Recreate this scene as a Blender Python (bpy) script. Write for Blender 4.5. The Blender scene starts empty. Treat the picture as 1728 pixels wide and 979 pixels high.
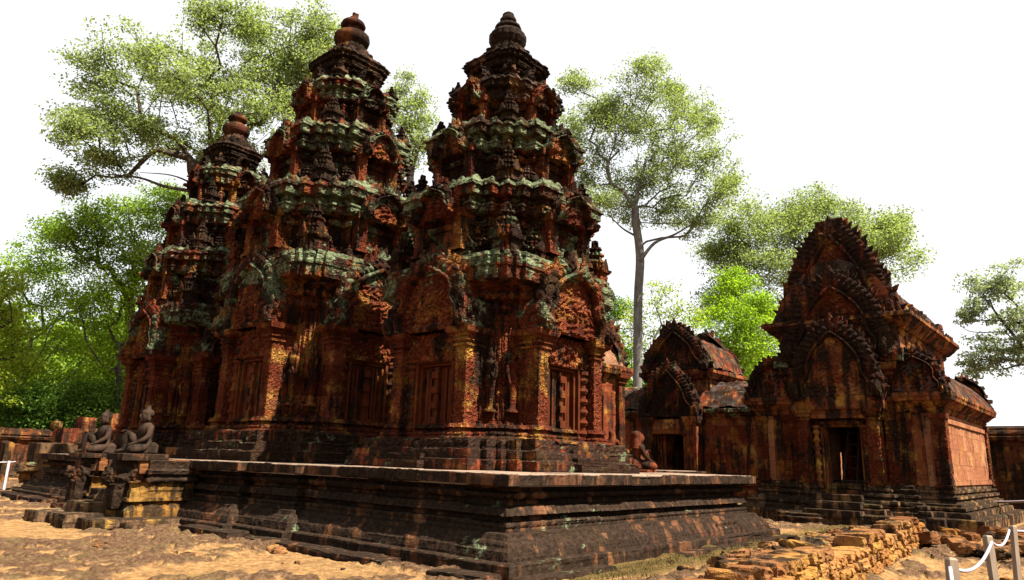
import bpy, bmesh, math, random
import numpy as np
from mathutils import Vector, Matrix, Euler
R = math.radians
SC = bpy.context.scene
COL = SC.collection

# ------------------------------------------------------------------ camera, light, exposure
CAM = np.array([-6.2457, -5.3948, 1.25])
ROT = np.array([[0.65244961, -0.75731499, 0.0279913],
                [-0.19641323, -0.13331114, 0.97141648],
                [-0.73193671, -0.63929817, -0.23572549]])      # rows: camera right, up, back
FPX = 1186.9
cd = bpy.data.cameras.new('camera'); cam = bpy.data.objects.new('camera', cd); COL.objects.link(cam)
m3 = Matrix(ROT.tolist()).transposed()
cam.matrix_world = Matrix.Translation(CAM.tolist()) @ m3.to_4x4()
cd.sensor_width = 36; cd.lens = FPX / 1728 * 36; cd.clip_start = 0.05; cd.clip_end = 3000
SC.camera = cam
SUN_EL, SUN_X, SUN_Y = 57.0, 0.20, -0.98
w = bpy.data.worlds.new('World'); SC.world = w; w.use_nodes = True
nt = w.node_tree; bg = nt.nodes['Background']
sky = nt.nodes.new('ShaderNodeTexSky'); sky.sky_type = 'NISHITA'; sky.sun_disc = False
sky.sun_elevation = R(SUN_EL); sky.sun_rotation = math.atan2(SUN_X, SUN_Y)
sky.dust_density = 2.0; sky.air_density = 1.2; sky.ozone_density = 0.6
hz = nt.nodes.new('ShaderNodeMix'); hz.data_type = 'RGBA'; hz.inputs[0].default_value = .8      # thin white overcast veil over the blue
nt.links.new(sky.outputs[0], hz.inputs[6]); hz.inputs[7].default_value = (5.2, 5.15, 5.1, 1)
nt.links.new(hz.outputs[2], bg.inputs[0]); bg.inputs[1].default_value = 0.052
sd = bpy.data.lights.new('sun', 'SUN'); sd.energy = 5.0; sd.angle = R(0.5); sd.color = (1.0, 0.93, 0.82)
so = bpy.data.objects.new('sun', sd); COL.objects.link(so)
ce = math.cos(R(SUN_EL)); hn = math.hypot(SUN_X, SUN_Y)
sdir = Vector((SUN_X / hn * ce, SUN_Y / hn * ce, math.sin(R(SUN_EL))))
so.rotation_euler = sdir.to_track_quat('Z', 'Y').to_euler(); so.location = (0, -20, 40)
vs = SC.view_settings; vs.view_transform = 'Standard'; vs.look = 'None'; vs.gamma = 1; vs.use_curve_mapping = False
vs.exposure = 2.25
SC.cycles.max_bounces = 6; SC.cycles.diffuse_bounces = 2; SC.cycles.transparent_max_bounces = 4
SC.cycles.use_denoising = True

# ------------------------------------------------------------------ numpy noise
def _hash(ix, iy, iz, seed):
    h = (ix.astype(np.int64) * 374761393 + iy.astype(np.int64) * 668265263 + iz.astype(np.int64) * 2147483647 + seed * 974634777) & 0xFFFFFFFF
    h = ((h ^ (h >> 13)) * 1274126177) & 0xFFFFFFFF
    h = ((h ^ (h >> 16)) * 2246822519) & 0xFFFFFFFF
    return ((h ^ (h >> 15)) & 0xFFFFFF) / float(0xFFFFFF)
def vnoise(p, seed=0):
    i = np.floor(p); f = p - i; f = f * f * (3 - 2 * f); i = i.astype(np.int64)
    x, y, z = i[..., 0], i[..., 1], i[..., 2]; fx, fy, fz = f[..., 0], f[..., 1], f[..., 2]
    r = 0
    for a in (0, 1):
        for b in (0, 1):
            for c in (0, 1):
                r = r + _hash(x + a, y + b, z + c, seed) * (fx if a else 1 - fx) * (fy if b else 1 - fy) * (fz if c else 1 - fz)
    return r * 2 - 1
def fbm(p, seed=0, oct=3):
    s = 0; a = 1.0; t = 0
    for o in range(oct):
        s = s + a * vnoise(p * (2.03 ** o) + 17.1 * o, seed + o); t += a; a *= 0.5
    return s / t
def h1(a, b, seed=0):
    a = np.asarray(a); b = np.asarray(b)
    a, b = np.broadcast_arrays(a, b)
    return _hash(a, b, np.zeros_like(a), seed)

# ------------------------------------------------------------------ mesh accumulator
class MB:
    def __init__(s): s.v = []; s.f4 = []; s.f3 = []; s.n = 0
    def add(s, V, F):
        V = np.asarray(V, float).reshape(-1, 3); F = np.asarray(F, np.int64)
        if len(F):
            (s.f4 if F.shape[1] == 4 else s.f3).append(F + s.n)
        s.v.append(V); s.n += len(V)
    def grid(s, P, cu=False, cv=False, flip=False):
        n, m = P.shape[:2]; idx = np.arange(n * m).reshape(n, m)
        if cu: idx = np.concatenate([idx, idx[:, :1]], 1)
        if cv: idx = np.concatenate([idx, idx[:1]], 0)
        a, b, c, d = idx[:-1, :-1], idx[:-1, 1:], idx[1:, 1:], idx[1:, :-1]
        F = np.stack([a, b, c, d], -1).reshape(-1, 4)
        if flip: F = F[:, ::-1]
        s.add(P.reshape(-1, 3), F)
    def xf(s, M):
        M = np.array(M)
        s.v = [v @ M[:3, :3].T + M[:3, 3] for v in s.v]; return s
    def merge(s, o, M=None):
        V = np.concatenate(o.v) if o.v else np.zeros((0, 3))
        if M is not None: M = np.array(M); V = V @ M[:3, :3].T + M[:3, 3]
        b = s.n; s.v.append(V); s.n += len(V)
        for F in o.f4: s.f4.append(F + b)
        for F in o.f3: s.f3.append(F + b)
        return s
    def mesh(s, name, mat, smooth=False):
        V = np.concatenate(s.v); me = bpy.data.meshes.new(name)
        F4 = np.concatenate(s.f4) if s.f4 else np.zeros((0, 4), int)
        F3 = np.concatenate(s.f3) if s.f3 else np.zeros((0, 3), int)
        me.vertices.add(len(V)); me.vertices.foreach_set('co', V.astype(np.float32).ravel())
        nl = F4.size + F3.size; npoly = len(F4) + len(F3)
        me.loops.add(nl); me.polygons.add(npoly)
        me.loops.foreach_set('vertex_index', np.concatenate([F4.ravel(), F3.ravel()]).astype(np.int32))
        tot = np.concatenate([np.full(len(F4), 4), np.full(len(F3), 3)]).astype(np.int32)
        st = np.concatenate([[0], np.cumsum(tot)[:-1]]).astype(np.int32)
        me.polygons.foreach_set('loop_start', st); me.polygons.foreach_set('loop_total', tot)
        me.polygons.foreach_set('use_smooth', np.full(npoly, bool(smooth)))
        me.materials.append(mat); me.update(calc_edges=True); me.validate(); return me
    def build(s, name, mat, parent=None, smooth=False, loc=None, rz=0):
        return put(name, s.mesh(name, mat, smooth), parent, loc, rz)
def put(name, me, parent=None, loc=None, rz=0, sc=None):
    o = bpy.data.objects.new(name, me); COL.objects.link(o)
    if parent is not None: o.parent = parent
    if loc is not None: o.location = loc
    if rz: o.rotation_euler = (0, 0, rz)
    if sc is not None: o.scale = sc
    return o
def tag(o, label=None, cat=None, group=None, kind=None):
    if label: o['label'] = label
    if cat: o['category'] = cat
    if group: o['group'] = group
    if kind: o['kind'] = kind
    return o
def thing(name, label, cat, loc=(0, 0, 0), rz=0, group=None):
    o = bpy.data.objects.new(name, None); COL.objects.link(o); o.location = loc; o.rotation_euler = (0, 0, rz); o.empty_display_size = .2
    return tag(o, label, cat, group)
def copy_tree(o, parent=None):
    c = o.copy(); COL.objects.link(c); c.parent = parent
    for ch in list(o.children): copy_tree(ch, c)
    return c

# ------------------------------------------------------------------ shape builders
def mitre(poly):
    P = np.array(poly, float); n = len(P); d = np.roll(P, -1, 0) - P; d /= np.linalg.norm(d, axis=1)[:, None]
    nrm = np.stack([d[:, 1], -d[:, 0]], 1)
    pv = np.roll(nrm, 1, 0); s = pv + nrm; k = 1 + (pv * nrm).sum(1)
    return P, nrm, s / k[:, None]
def cross_poly(levels):
    """quarter steps [(A, w), ...] from outermost face to the square corner; CCW"""
    q = []
    for i, (A, wd) in enumerate(levels):
        if i == len(levels) - 1: q += [(A, wd)] if abs(A - wd) < 1e-6 else [(A, wd), (wd, wd)]
        else: q += [(A, wd), (levels[i + 1][0], wd)]
    m = [(y, x) for x, y in q[::-1]]
    if q[-1] == m[0]: m = m[1:]
    q = q + m; out = []
    for k in range(4):
        c, s_ = (1, 0, -1, 0)[k], (0, 1, 0, -1)[k]
        out += [(c * x - s_ * y, s_ * x + c * y) for x, y in q]
    o2 = []
    for p in out:
        if not o2 or abs(p[0] - o2[-1][0]) + abs(p[1] - o2[-1][1]) > 1e-6: o2.append(p)
    return o2
def rect(hx, hy, x0=0, y0=0): return [(x0 + hx, y0 - hy), (x0 + hx, y0 + hy), (x0 - hx, y0 + hy), (x0 - hx, y0 - hy)]
def poly_box(x0, x1, y0, y1): return [(x1, y0), (x1, y1), (x0, y1), (x0, y0)]
def sweep(mb, poly, prof, ru=.04, rv=.04, rough=.008, seed=1, block=(.5, .28, .010), cap=True, freq=6.0, wave=.0, org=(0, 0, 0), capb=False):
    """profile [(z, d, tag), ...] carried round a polygon with mitred corners; tag: '', 'bead', 'petal', 'carve', 'dent'"""
    P, nr, of = mitre(poly); n = len(P)
    B = []; O = []; N = []; U = []; u0 = 0
    for i in range(n):
        j = (i + 1) % n; L = np.linalg.norm(P[j] - P[i]); k = max(1, int(round(L / ru)))
        t = np.arange(k) / k
        B.append(P[i] + (P[j] - P[i]) * t[:, None]); O.append(of[i] + (of[j] - of[i]) * t[:, None])
        nn = np.repeat(nr[i][None], k, 0); c = nr[i] + nr[i - 1]; nn[0] = c / np.linalg.norm(c) if np.linalg.norm(c) > .1 else nr[i]
        N.append(nn); U.append(u0 + L * t); u0 += L
    B, O, N, U = np.concatenate(B), np.concatenate(O), np.concatenate(N), np.concatenate(U)
    Z = []; D = []; T = []; VN = []; LV = []
    for i in range(len(prof) - 1):
        z0, d0 = prof[i][:2]; z1, d1 = prof[i + 1][:2]; tg = prof[i][2] if len(prof[i]) > 2 else ''
        L = math.hypot(z1 - z0, d1 - d0)
        if L < 1e-6: continue
        k = max(1, int(round(L / rv))); last = (i == len(prof) - 2)
        if tg in ('bead', 'petal'): k = max(k, 4)
        for q in range(k + (1 if last else 0)):
            t = q / k; Z.append(z0 + (z1 - z0) * t); D.append(d0 + (d1 - d0) * t); T.append((tg, t)); VN.append(((z1 - z0) / L, -(d1 - d0) / L)); LV.append(L)
    Z = np.array(Z); D = np.array(D); VN = np.array(VN)
    X = np.zeros((len(Z), len(U), 3))
    X[..., :2] = B[None] + O[None] * D[:, None, None]; X[..., 2] = Z[:, None]
    nn = np.zeros_like(X); nn[..., :2] = N[None] * VN[:, 0, None, None]; nn[..., 2] = VN[:, 1, None]
    W = X + np.array(org)
    disp = rough * fbm(W * freq, seed) * 1.6 + rough * .8 * vnoise(W * freq * 4.1, seed + 5)
    if block:
        bw, bh, ba = block
        row = np.floor(W[..., 2] / bh + .21 * seed); cl = np.floor(U[None] / bw + h1(row, 0, seed) * 3)
        disp = disp + ba * (h1(row, cl, seed + 3) * 2 - 1)
        if ba > .006: # chips: some blocks sit well back
            disp = disp - ba * 2.5 * (h1(row, cl, seed + 9) > .93)
    for r_, (tg, t) in enumerate(T):
        if not tg: continue
        u = U
        if tg == 'bead':
            p = .085; disp[r_] += .022 * math.sin(math.pi * t) * np.abs(np.sin(math.pi * u / p))
        elif tg == 'petal':
            p = .13; w_ = np.abs(np.sin(math.pi * u / p)); disp[r_] += .03 * (w_ ** .6) * (1 - .5 * t) - .01
        elif tg == 'carve':
            z = Z[r_]; a = u + .035 * np.sin(z * 29) + .02 * np.sin(z * 61 + u * 9); b = z + .03 * np.sin(u * 31)
            pat = np.cos(a * 2 * math.pi / .14) * np.cos(b * 2 * math.pi / .16); disp[r_] += .010 * np.tanh(pat * 2.5) + .004 * np.sin(a * 88 + 3 * np.sin(b * 70))
        elif tg == 'dent':
            p = .2; q = (u / p) % 1; disp[r_] += .035 * ((q < .62) * (h1(np.floor(u / p), r_ * 0, seed + 2) > .12)) 
        elif tg == 'crest':
            p = .17; q = (u / p) % 1; hh = h1(np.floor(u / p), 0, seed + 2)
            X[r_, :, 2] += (.09 * t) * (1 - np.abs(q - .5) * 1.2) * (hh > .35) * (.4 + hh * .8)
    if wave: X[..., 2] += wave * fbm(W * np.array([.8, .8, .3]), seed + 31, 2)
    X = X + nn * disp[..., None]
    mb.grid(X, cu=True)
    if cap:
        c = X[-1].mean(0); m_ = len(U); mb.add(np.vstack([X[-1], c]), [(i, (i + 1) % m_, m_) for i in range(m_)])
    if capb:
        c = X[0].mean(0); m_ = len(U); mb.add(np.vstack([X[0], c]), [((i + 1) % m_, i, m_) for i in range(m_)])
    return mb
def lathe(mb, prof, seg=32, at=(0, 0, 0), rough=.0, seed=0, flute=0, rv=.03):
    z = []; r = []
    for i in range(len(prof) - 1):
        L = math.hypot(prof[i + 1][0] - prof[i][0], prof[i + 1][1] - prof[i][1]); k = max(1, int(L / rv))
        for q in range(k): z.append(prof[i][0] + (prof[i + 1][0] - prof[i][0]) * q / k); r.append(prof[i][1] + (prof[i + 1][1] - prof[i][1]) * q / k)
    z.append(prof[-1][0]); r.append(prof[-1][1]); z = np.array(z); r = np.array(r)
    a = np.arange(seg) / seg * 2 * math.pi
    rr = r[:, None] * (1 + (flute * np.abs(np.sin(a * 8)))[None])
    X = np.stack([rr * np.cos(a), rr * np.sin(a), z[:, None] + 0 * a], -1)
    if rough:
        nn = X * [1, 1, 0]; nn = nn / (np.linalg.norm(nn, axis=-1, keepdims=True) + 1e-6)
        X = X + nn * (rough * fbm((X + np.array(at)) * 9, seed))[..., None]
    mb.grid(X + np.array(at), cu=True); return mb
def _cubesphere(n):
    P = []; F = []; b = 0
    t = np.linspace(-1, 1, n + 1)
    A, Bq = np.meshgrid(t, t, indexing='ij')
    for ax in range(3):
        for sg in (-1, 1):
            V = np.zeros((n + 1, n + 1, 3)); V[..., ax] = sg; V[..., (ax + 1) % 3] = A; V[..., (ax + 2) % 3] = Bq * sg
            idx = np.arange((n + 1) ** 2).reshape(n + 1, n + 1) + b
            F.append(np.stack([idx[:-1, :-1], idx[1:, :-1], idx[1:, 1:], idx[:-1, 1:]], -1).reshape(-1, 4)); P.append(V.reshape(-1, 3)); b += (n + 1) ** 2
    return np.concatenate(P), np.concatenate(F)
_CS = {n: _cubesphere(n) for n in (2, 3, 5, 8, 14)}
def stone(mb, c, size, rz=0, tilt=(0, 0), rnd=.35, rough=.12, seed=0, n=5):
    """weathered block: cube rounded towards a sphere, broken up with noise"""
    V, F = _CS[n]; V = V.copy(); S = V / np.linalg.norm(V, axis=1)[:, None] * 1.25
    V = V * (1 - rnd) + S * rnd
    V = V * (1 + rough * fbm(V * 1.3 + seed * 3.7, seed)[:, None] * 1.6 + rough * .35 * vnoise(V * 5 + seed, seed + 1)[:, None])
    V = V * np.array(size) / 2
    M = np.array(Euler((tilt[0], tilt[1], rz)).to_matrix()); mb.add(V @ M.T + np.array(c), F); return mb
def box(mb, x0, x1, y0, y1, z0, z1, r=.05, rough=.004, seed=0, bev=.008):
    """box as a short sweep, slightly worn"""
    sweep(mb, poly_box(x0, x1, y0, y1), [(z0, -bev), (z0 + bev, 0), (z1 - bev, 0), (z1, -bev)], ru=r, rv=r, rough=rough, seed=seed, block=None, capb=True)
    return mb
def catmull(pts, k=8):
    p = np.array(pts, float); p = np.vstack([2 * p[0] - p[1], p, 2 * p[-1] - p[-2]]); out = []
    for i in range(1, len(p) - 2):
        for q in range(k):
            t = q / k; out.append(.5 * ((2 * p[i]) + (-p[i - 1] + p[i + 1]) * t + (2 * p[i - 1] - 5 * p[i] + 4 * p[i + 1] - p[i + 2]) * t * t + (-p[i - 1] + 3 * p[i] - 3 * p[i + 1] + p[i + 2]) * t ** 3))
    out.append(p[-2]); return np.array(out)
def tube(mb, pts, rad, seg=8):
    pts = np.array(pts, float); n = len(pts); rad = np.broadcast_to(np.array(rad, float), (n,))
    t = np.gradient(pts, axis=0); t /= np.linalg.norm(t, axis=1)[:, None] + 1e-9
    ref = np.array([0, 0, 1.0]) if abs(t[0][2]) < .9 else np.array([1.0, 0, 0])
    a = np.arange(seg) / seg * 2 * math.pi; X = np.zeros((n, seg, 3)); u = np.cross(ref, t[0]); u /= np.linalg.norm(u)
    for i in range(n):
        u = u - t[i] * (u @ t[i]); u /= np.linalg.norm(u) + 1e-9; v = np.cross(t[i], u)
        X[i] = pts[i] + rad[i] * (np.cos(a)[:, None] * u + np.sin(a)[:, None] * v)
    mb.grid(X, cu=True)
    c0 = len(X[0]); mb.add(np.vstack([X[-1], pts[-1]]), [(i, (i + 1) % c0, c0) for i in range(c0)]); mb.add(np.vstack([X[0], pts[0]]), [((i + 1) % c0, i, c0) for i in range(c0)])
    return mb
def leafstone(mb, base, dirv, L, Wd, T, seed=0, curl=0.0):
    """flame-shaped stone leaf in the x-z plane (front is -y)"""
    d = np.array([dirv[0], 0, dirv[1]], float); d /= np.linalg.norm(d); s = np.array([-d[2], 0, d[0]])
    t = np.linspace(0, 1, 7); wv = Wd / 2 * np.array([.75, 1.0, 1.0, .86, .62, .34, .03]); a = np.linspace(0, 2 * math.pi, 9)[:-1]
    X = np.zeros((7, 8, 3)); off = curl * L * t ** 2
    for i in range(7):
        c = np.array(base) + d * L * t[i] + s * off[i]
        X[i] = c + np.cos(a)[:, None] * s * wv[i] + np.sin(a)[:, None] * np.array([0, 1.0, 0]) * (T / 2 * (1 - .6 * t[i])) + np.array([0, -.25 * T * t[i], 0])
    X += (.05 * Wd * fbm(X * 14 + seed, seed, 2))[..., None]
    mb.grid(X, cu=True)

PED2 = [(.84, .0), (.90, .10), (.87, .21), (.75, .30), (.67, .40), (.60, .52), (.48, .65), (.31, .78), (.14, .89), (0, .97)]
PED3 = [(.82, .0), (.89, .10), (.88, .22), (.77, .31), (.72, .40), (.71, .50), (.61, .63), (.43, .76), (.21, .87), (0, .95)]
PED = [(.80, .0), (.86, .12), (.85, .26), (.73, .37), (.68, .45), (.70, .55), (.60, .68), (.40, .78), (.18, .86), (0, .93)]
def pediment(W, H, T=.3, seed=0, leaves=13, flame=.16, rim=.24, naga=.3, pts=PED):
    """lobed fronton facing -y, base centre at the origin, half width W: returns (slab with carved tympanum, border)"""
    a = MB(); b = MB(); WO = W; W = W / (1 + .75 * rim); H = H * (1 - .35 * rim); C = catmull(pts, 7) * [W, H]; rw = rim * W
    zz = np.linspace(0, C[-1][1], max(12, int(H / .03))); order = np.argsort(C[:, 1]); wx = np.interp(zz, C[order, 1], C[order, 0])
    # solid behind, reaching to the middle of the border
    ring = []
    for z, x in zip(zz, wx):
        x = x + .04 * W + .5 * rw; k = np.linspace(-1, 1, 15); f = np.stack([k * x, 0 * k + .02, z + 0 * k], 1); g = np.stack([-k * x, 0 * k + T, z + 0 * k], 1); ring.append(np.vstack([f, g]))
    X = np.array(ring); X[:, 15:, 1] += .03 * fbm(X[:, 15:] * 4, seed); a.grid(X, cu=True)
    # tympanum relief
    k = np.linspace(-1, 1, max(16, int(2 * W / .03))); G = np.zeros((len(zz), len(k), 3)); G[..., 0] = k[None] * wx[:, None]; G[..., 2] = zz[:, None]
    u, v = G[..., 0], G[..., 2]
    pat = .030 * np.tanh(3 * np.sin(u * 26 + 2.5 * np.sin(v * 17)) * np.cos(v * 27 + 2 * np.sin(u * 13))) + .03 * np.abs(fbm(G * 11, seed + 2))
    fig = .07 * np.exp(-((u / (.14 * W)) ** 2 + ((v - .4 * H) / (.28 * H)) ** 2)) + .035 * np.exp(-(((np.abs(u) - .42 * W) / (.1 * W)) ** 2 + ((v - .22 * H) / (.16 * H)) ** 2))
    led = -.05 * np.exp(-((v - .04 * H) / (.03 * H)) ** 2)
    G[..., 1] = .0 - pat - fig + led + .02; a.grid(G)
    # border band on both sides
    for sg in (-1, 1):
        c = C * [sg, 1]; t = np.gradient(c, axis=0); t /= np.linalg.norm(t, axis=1)[:, None]; nrm = np.stack([t[:, 1], -t[:, 0]], 1) * sg
        bw = .095 * W; sec = [(-.5, .02), (-.5, -.08), (-.25, -.135), (.1, -.15), (.4, -.12), (.55, -.05)]
        arc = np.concatenate([[0], np.cumsum(np.linalg.norm(np.diff(c, axis=0), axis=1))])
        Xb = np.zeros((len(c), len(sec), 3))
        for j, (o, y) in enumerate(sec):
            p = c + nrm * o * bw; Xb[:, j, 0] = p[:, 0]; Xb[:, j, 1] = y; Xb[:, j, 2] = p[:, 1]
        Xb += (.008 * fbm(Xb * 12 + seed, seed + 4))[..., None]; b.grid(Xb, flip=(sg < 0))
        # broad leafy rim outside the serpent band
        nk = max(3, int(rw / .03)); q_ = np.linspace(0, 1, nk + 1); cc = np.repeat(c, 2, 0)[:-1].copy(); cc[1::2] = (c[:-1] + c[1:]) / 2; nn_ = np.repeat(nrm, 2, 0)[:-1]; ac = np.interp(np.arange(len(cc)) / 2, np.arange(len(arc)), arc)
        Xr = np.zeros((len(cc), nk + 3, 3))
        for j in range(nk + 1):
            p = cc + nn_ * (.5 * bw + rw * q_[j]); lf = np.abs(np.sin((ac + .10 * q_[j]) * math.pi / .13)); y = -.05 - .035 * math.sin(q_[j] * math.pi) - .045 * lf * (.35 + .65 * abs(math.sin(q_[j] * 5.5)))
            Xr[:, j, 0] = p[:, 0]; Xr[:, j, 1] = y; Xr[:, j, 2] = p[:, 1]
        Xr[:, :nk + 1] += (.02 * fbm(Xr[:, :nk + 1] * 15 + seed, seed + 8))[..., None]
        Xr[:, nk + 1] = Xr[:, nk]; Xr[:, nk + 1, 1] = T * .4; Xr[:, nk + 2] = Xr[:, nk]; Xr[:, nk + 2, 1] = T * .92; b.grid(Xr, flip=(sg < 0))
        L = arc[-1]; rr = random.Random(seed * 7 + sg)
        for q in range(leaves):
            s0 = L * (.1 + .88 * q / (leaves - 1)); i = int(np.searchsorted(arc, s0)); i = min(i, len(c) - 1)
            if rr.random() < .10: continue
            hgt = flame * W * (.6 + .75 * rr.random()) * (1 + .35 * (q / leaves) ** 3)
            dv = nrm[i] * .75 + np.array([0, .55]) + np.array([sg * .05 + rr.uniform(-.18, .18), 0]); p = c[i] + nrm[i] * (.45 * bw + .86 * rw)
            leafstone(b, (p[0], .05, p[1]), dv, hgt, .17 * W * (.9 + .3 * rr.random()) * 13 / leaves, min(.22, T * .8), seed + q, curl=-.15 * sg)
        for q, an in enumerate((100, 70, 42, 15) if naga else ()):   # many-headed naga rearing at the foot
            dv = (math.cos(R(an)) * sg, math.sin(R(an))); hgt = naga * W * (.8 + .25 * math.sin(q * 1.3 + 1))
            leafstone(b, (sg * (.90 * W + .6 * rw), -.02, .10 * H), dv, hgt, .13 * W, .24, seed + 50 + q, curl=.25 * sg)
        if naga:
            stone(b, (sg * (.90 * W + .55 * rw), -.06, .10 * H), (.24 * W, .3, .22 * H), rnd=.6, rough=.2, seed=seed + 3, n=5)
            stone(b, (sg * (.90 * W + .5 * rw), .10, .04 * H), (.30 * W, .34, .12 * H), rnd=.25, rough=.1, seed=seed + 6, n=5)
    stone(b, (0, T * .35, C[-1][1] + .35 * rw), (1.5 * rw + .1 * W, T * .9, 1.5 * rw + .06 * W), rnd=.3, rough=.14, seed=seed, n=8)
    leafstone(b, (0, .04, .92 * H + rw * .8), (0, 1), (flame * 2.0) * W, .24 * W, .22, seed + 99)
    leafstone(b, (.10 * W, .04, .90 * H + rw * .7), (.35, 1), (flame * 1.5) * W, .18 * W, .2, seed + 98); leafstone(b, (-.10 * W, .04, .90 * H + rw * .7), (-.35, 1), (flame * 1.5) * W, .18 * W, .2, seed + 97)
    return a, b

# ------------------------------------------------------------------ materials
def mat_new(name):
    m = bpy.data.materials.new(name); m.use_nodes = True; nt = m.node_tree; nt.nodes.clear()
    out = nt.nodes.new('ShaderNodeOutputMaterial'); b = nt.nodes.new('ShaderNodeBsdfPrincipled'); nt.links.new(b.outputs[0], out.inputs[0])
    b.inputs['Roughness'].default_value = .9; b.inputs['Specular IOR Level'].default_value = .02
    return m, nt, b, out
class NG:
    def __init__(s, nt): s.nt = nt
    def n(s, t, **k):
        x = s.nt.nodes.new(t)
        for a, v in k.items(): setattr(x, a, v)
        return x
    def set(s, sock, v):
        if isinstance(v, bpy.types.NodeSocket): s.nt.links.new(v, sock)
        elif v is not None: sock.default_value = v
    def math(s, op, a, b=None, c=None, clamp=False):
        x = s.n('ShaderNodeMath', operation=op, use_clamp=clamp); s.set(x.inputs[0], a); s.set(x.inputs[1], b)
        if c is not None: s.set(x.inputs[2], c)
        return x.outputs[0]
    def noise(s, vec, scale, detail=4, rough=.55, dist=0):
        x = s.n('ShaderNodeTexNoise'); s.set(x.inputs['Vector'], vec); x.inputs['Scale'].default_value = scale; x.inputs['Detail'].default_value = detail
        x.inputs['Roughness'].default_value = rough; x.inputs['Distortion'].default_value = dist; return x.outputs['Fac']
    def vor(s, vec, scale, feat='F1', rand=1.0):
        x = s.n('ShaderNodeTexVoronoi', feature=feat); s.set(x.inputs['Vector'], vec); x.inputs['Scale'].default_value = scale; x.inputs['Randomness'].default_value = rand; return x.outputs['Distance']
    def ramp(s, fac, stops, interp='LINEAR'):
        x = s.n('ShaderNodeValToRGB'); s.set(x.inputs[0], fac); e = x.color_ramp.elements; x.color_ramp.interpolation = interp
        while len(e) < len(stops): e.new(.5)
        for i, (p, c) in enumerate(stops):
            e[i].position = p; e[i].color = (c, c, c, 1) if isinstance(c, (int, float)) else (*c, 1)
        return x.outputs[0]
    def mix(s, fac, a, b, mode='MIX'):
        x = s.n('ShaderNodeMix', data_type='RGBA', blend_type=mode); s.set(x.inputs[0], fac)
        s.set(x.inputs[6], a if isinstance(a, bpy.types.NodeSocket) else (*a, 1)); s.set(x.inputs[7], b if isinstance(b, bpy.types.NodeSocket) else (*b, 1)); return x.outputs[2]
    def map(s, vec, scale):
        x = s.n('ShaderNodeMapping'); s.set(x.inputs[0], vec); x.inputs['Scale'].default_value = scale; return x.outputs[0]
    def bump(s, h, strength, dist, nrm=None):
        x = s.n('ShaderNodeBump'); s.set(x.inputs['Height'], h); x.inputs['Strength'].default_value = strength; x.inputs['Distance'].default_value = dist
        if nrm is not None: s.set(x.inputs['Normal'], nrm)
        return x.outputs[0]
REDS = [(.0, (.060, .013, .007)), (.3, (.125, .027, .012)), (.55, (.185, .046, .019)), (.75, (.235, .075, .030)), (1, (.28, .125, .050))]
K = .76
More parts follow.
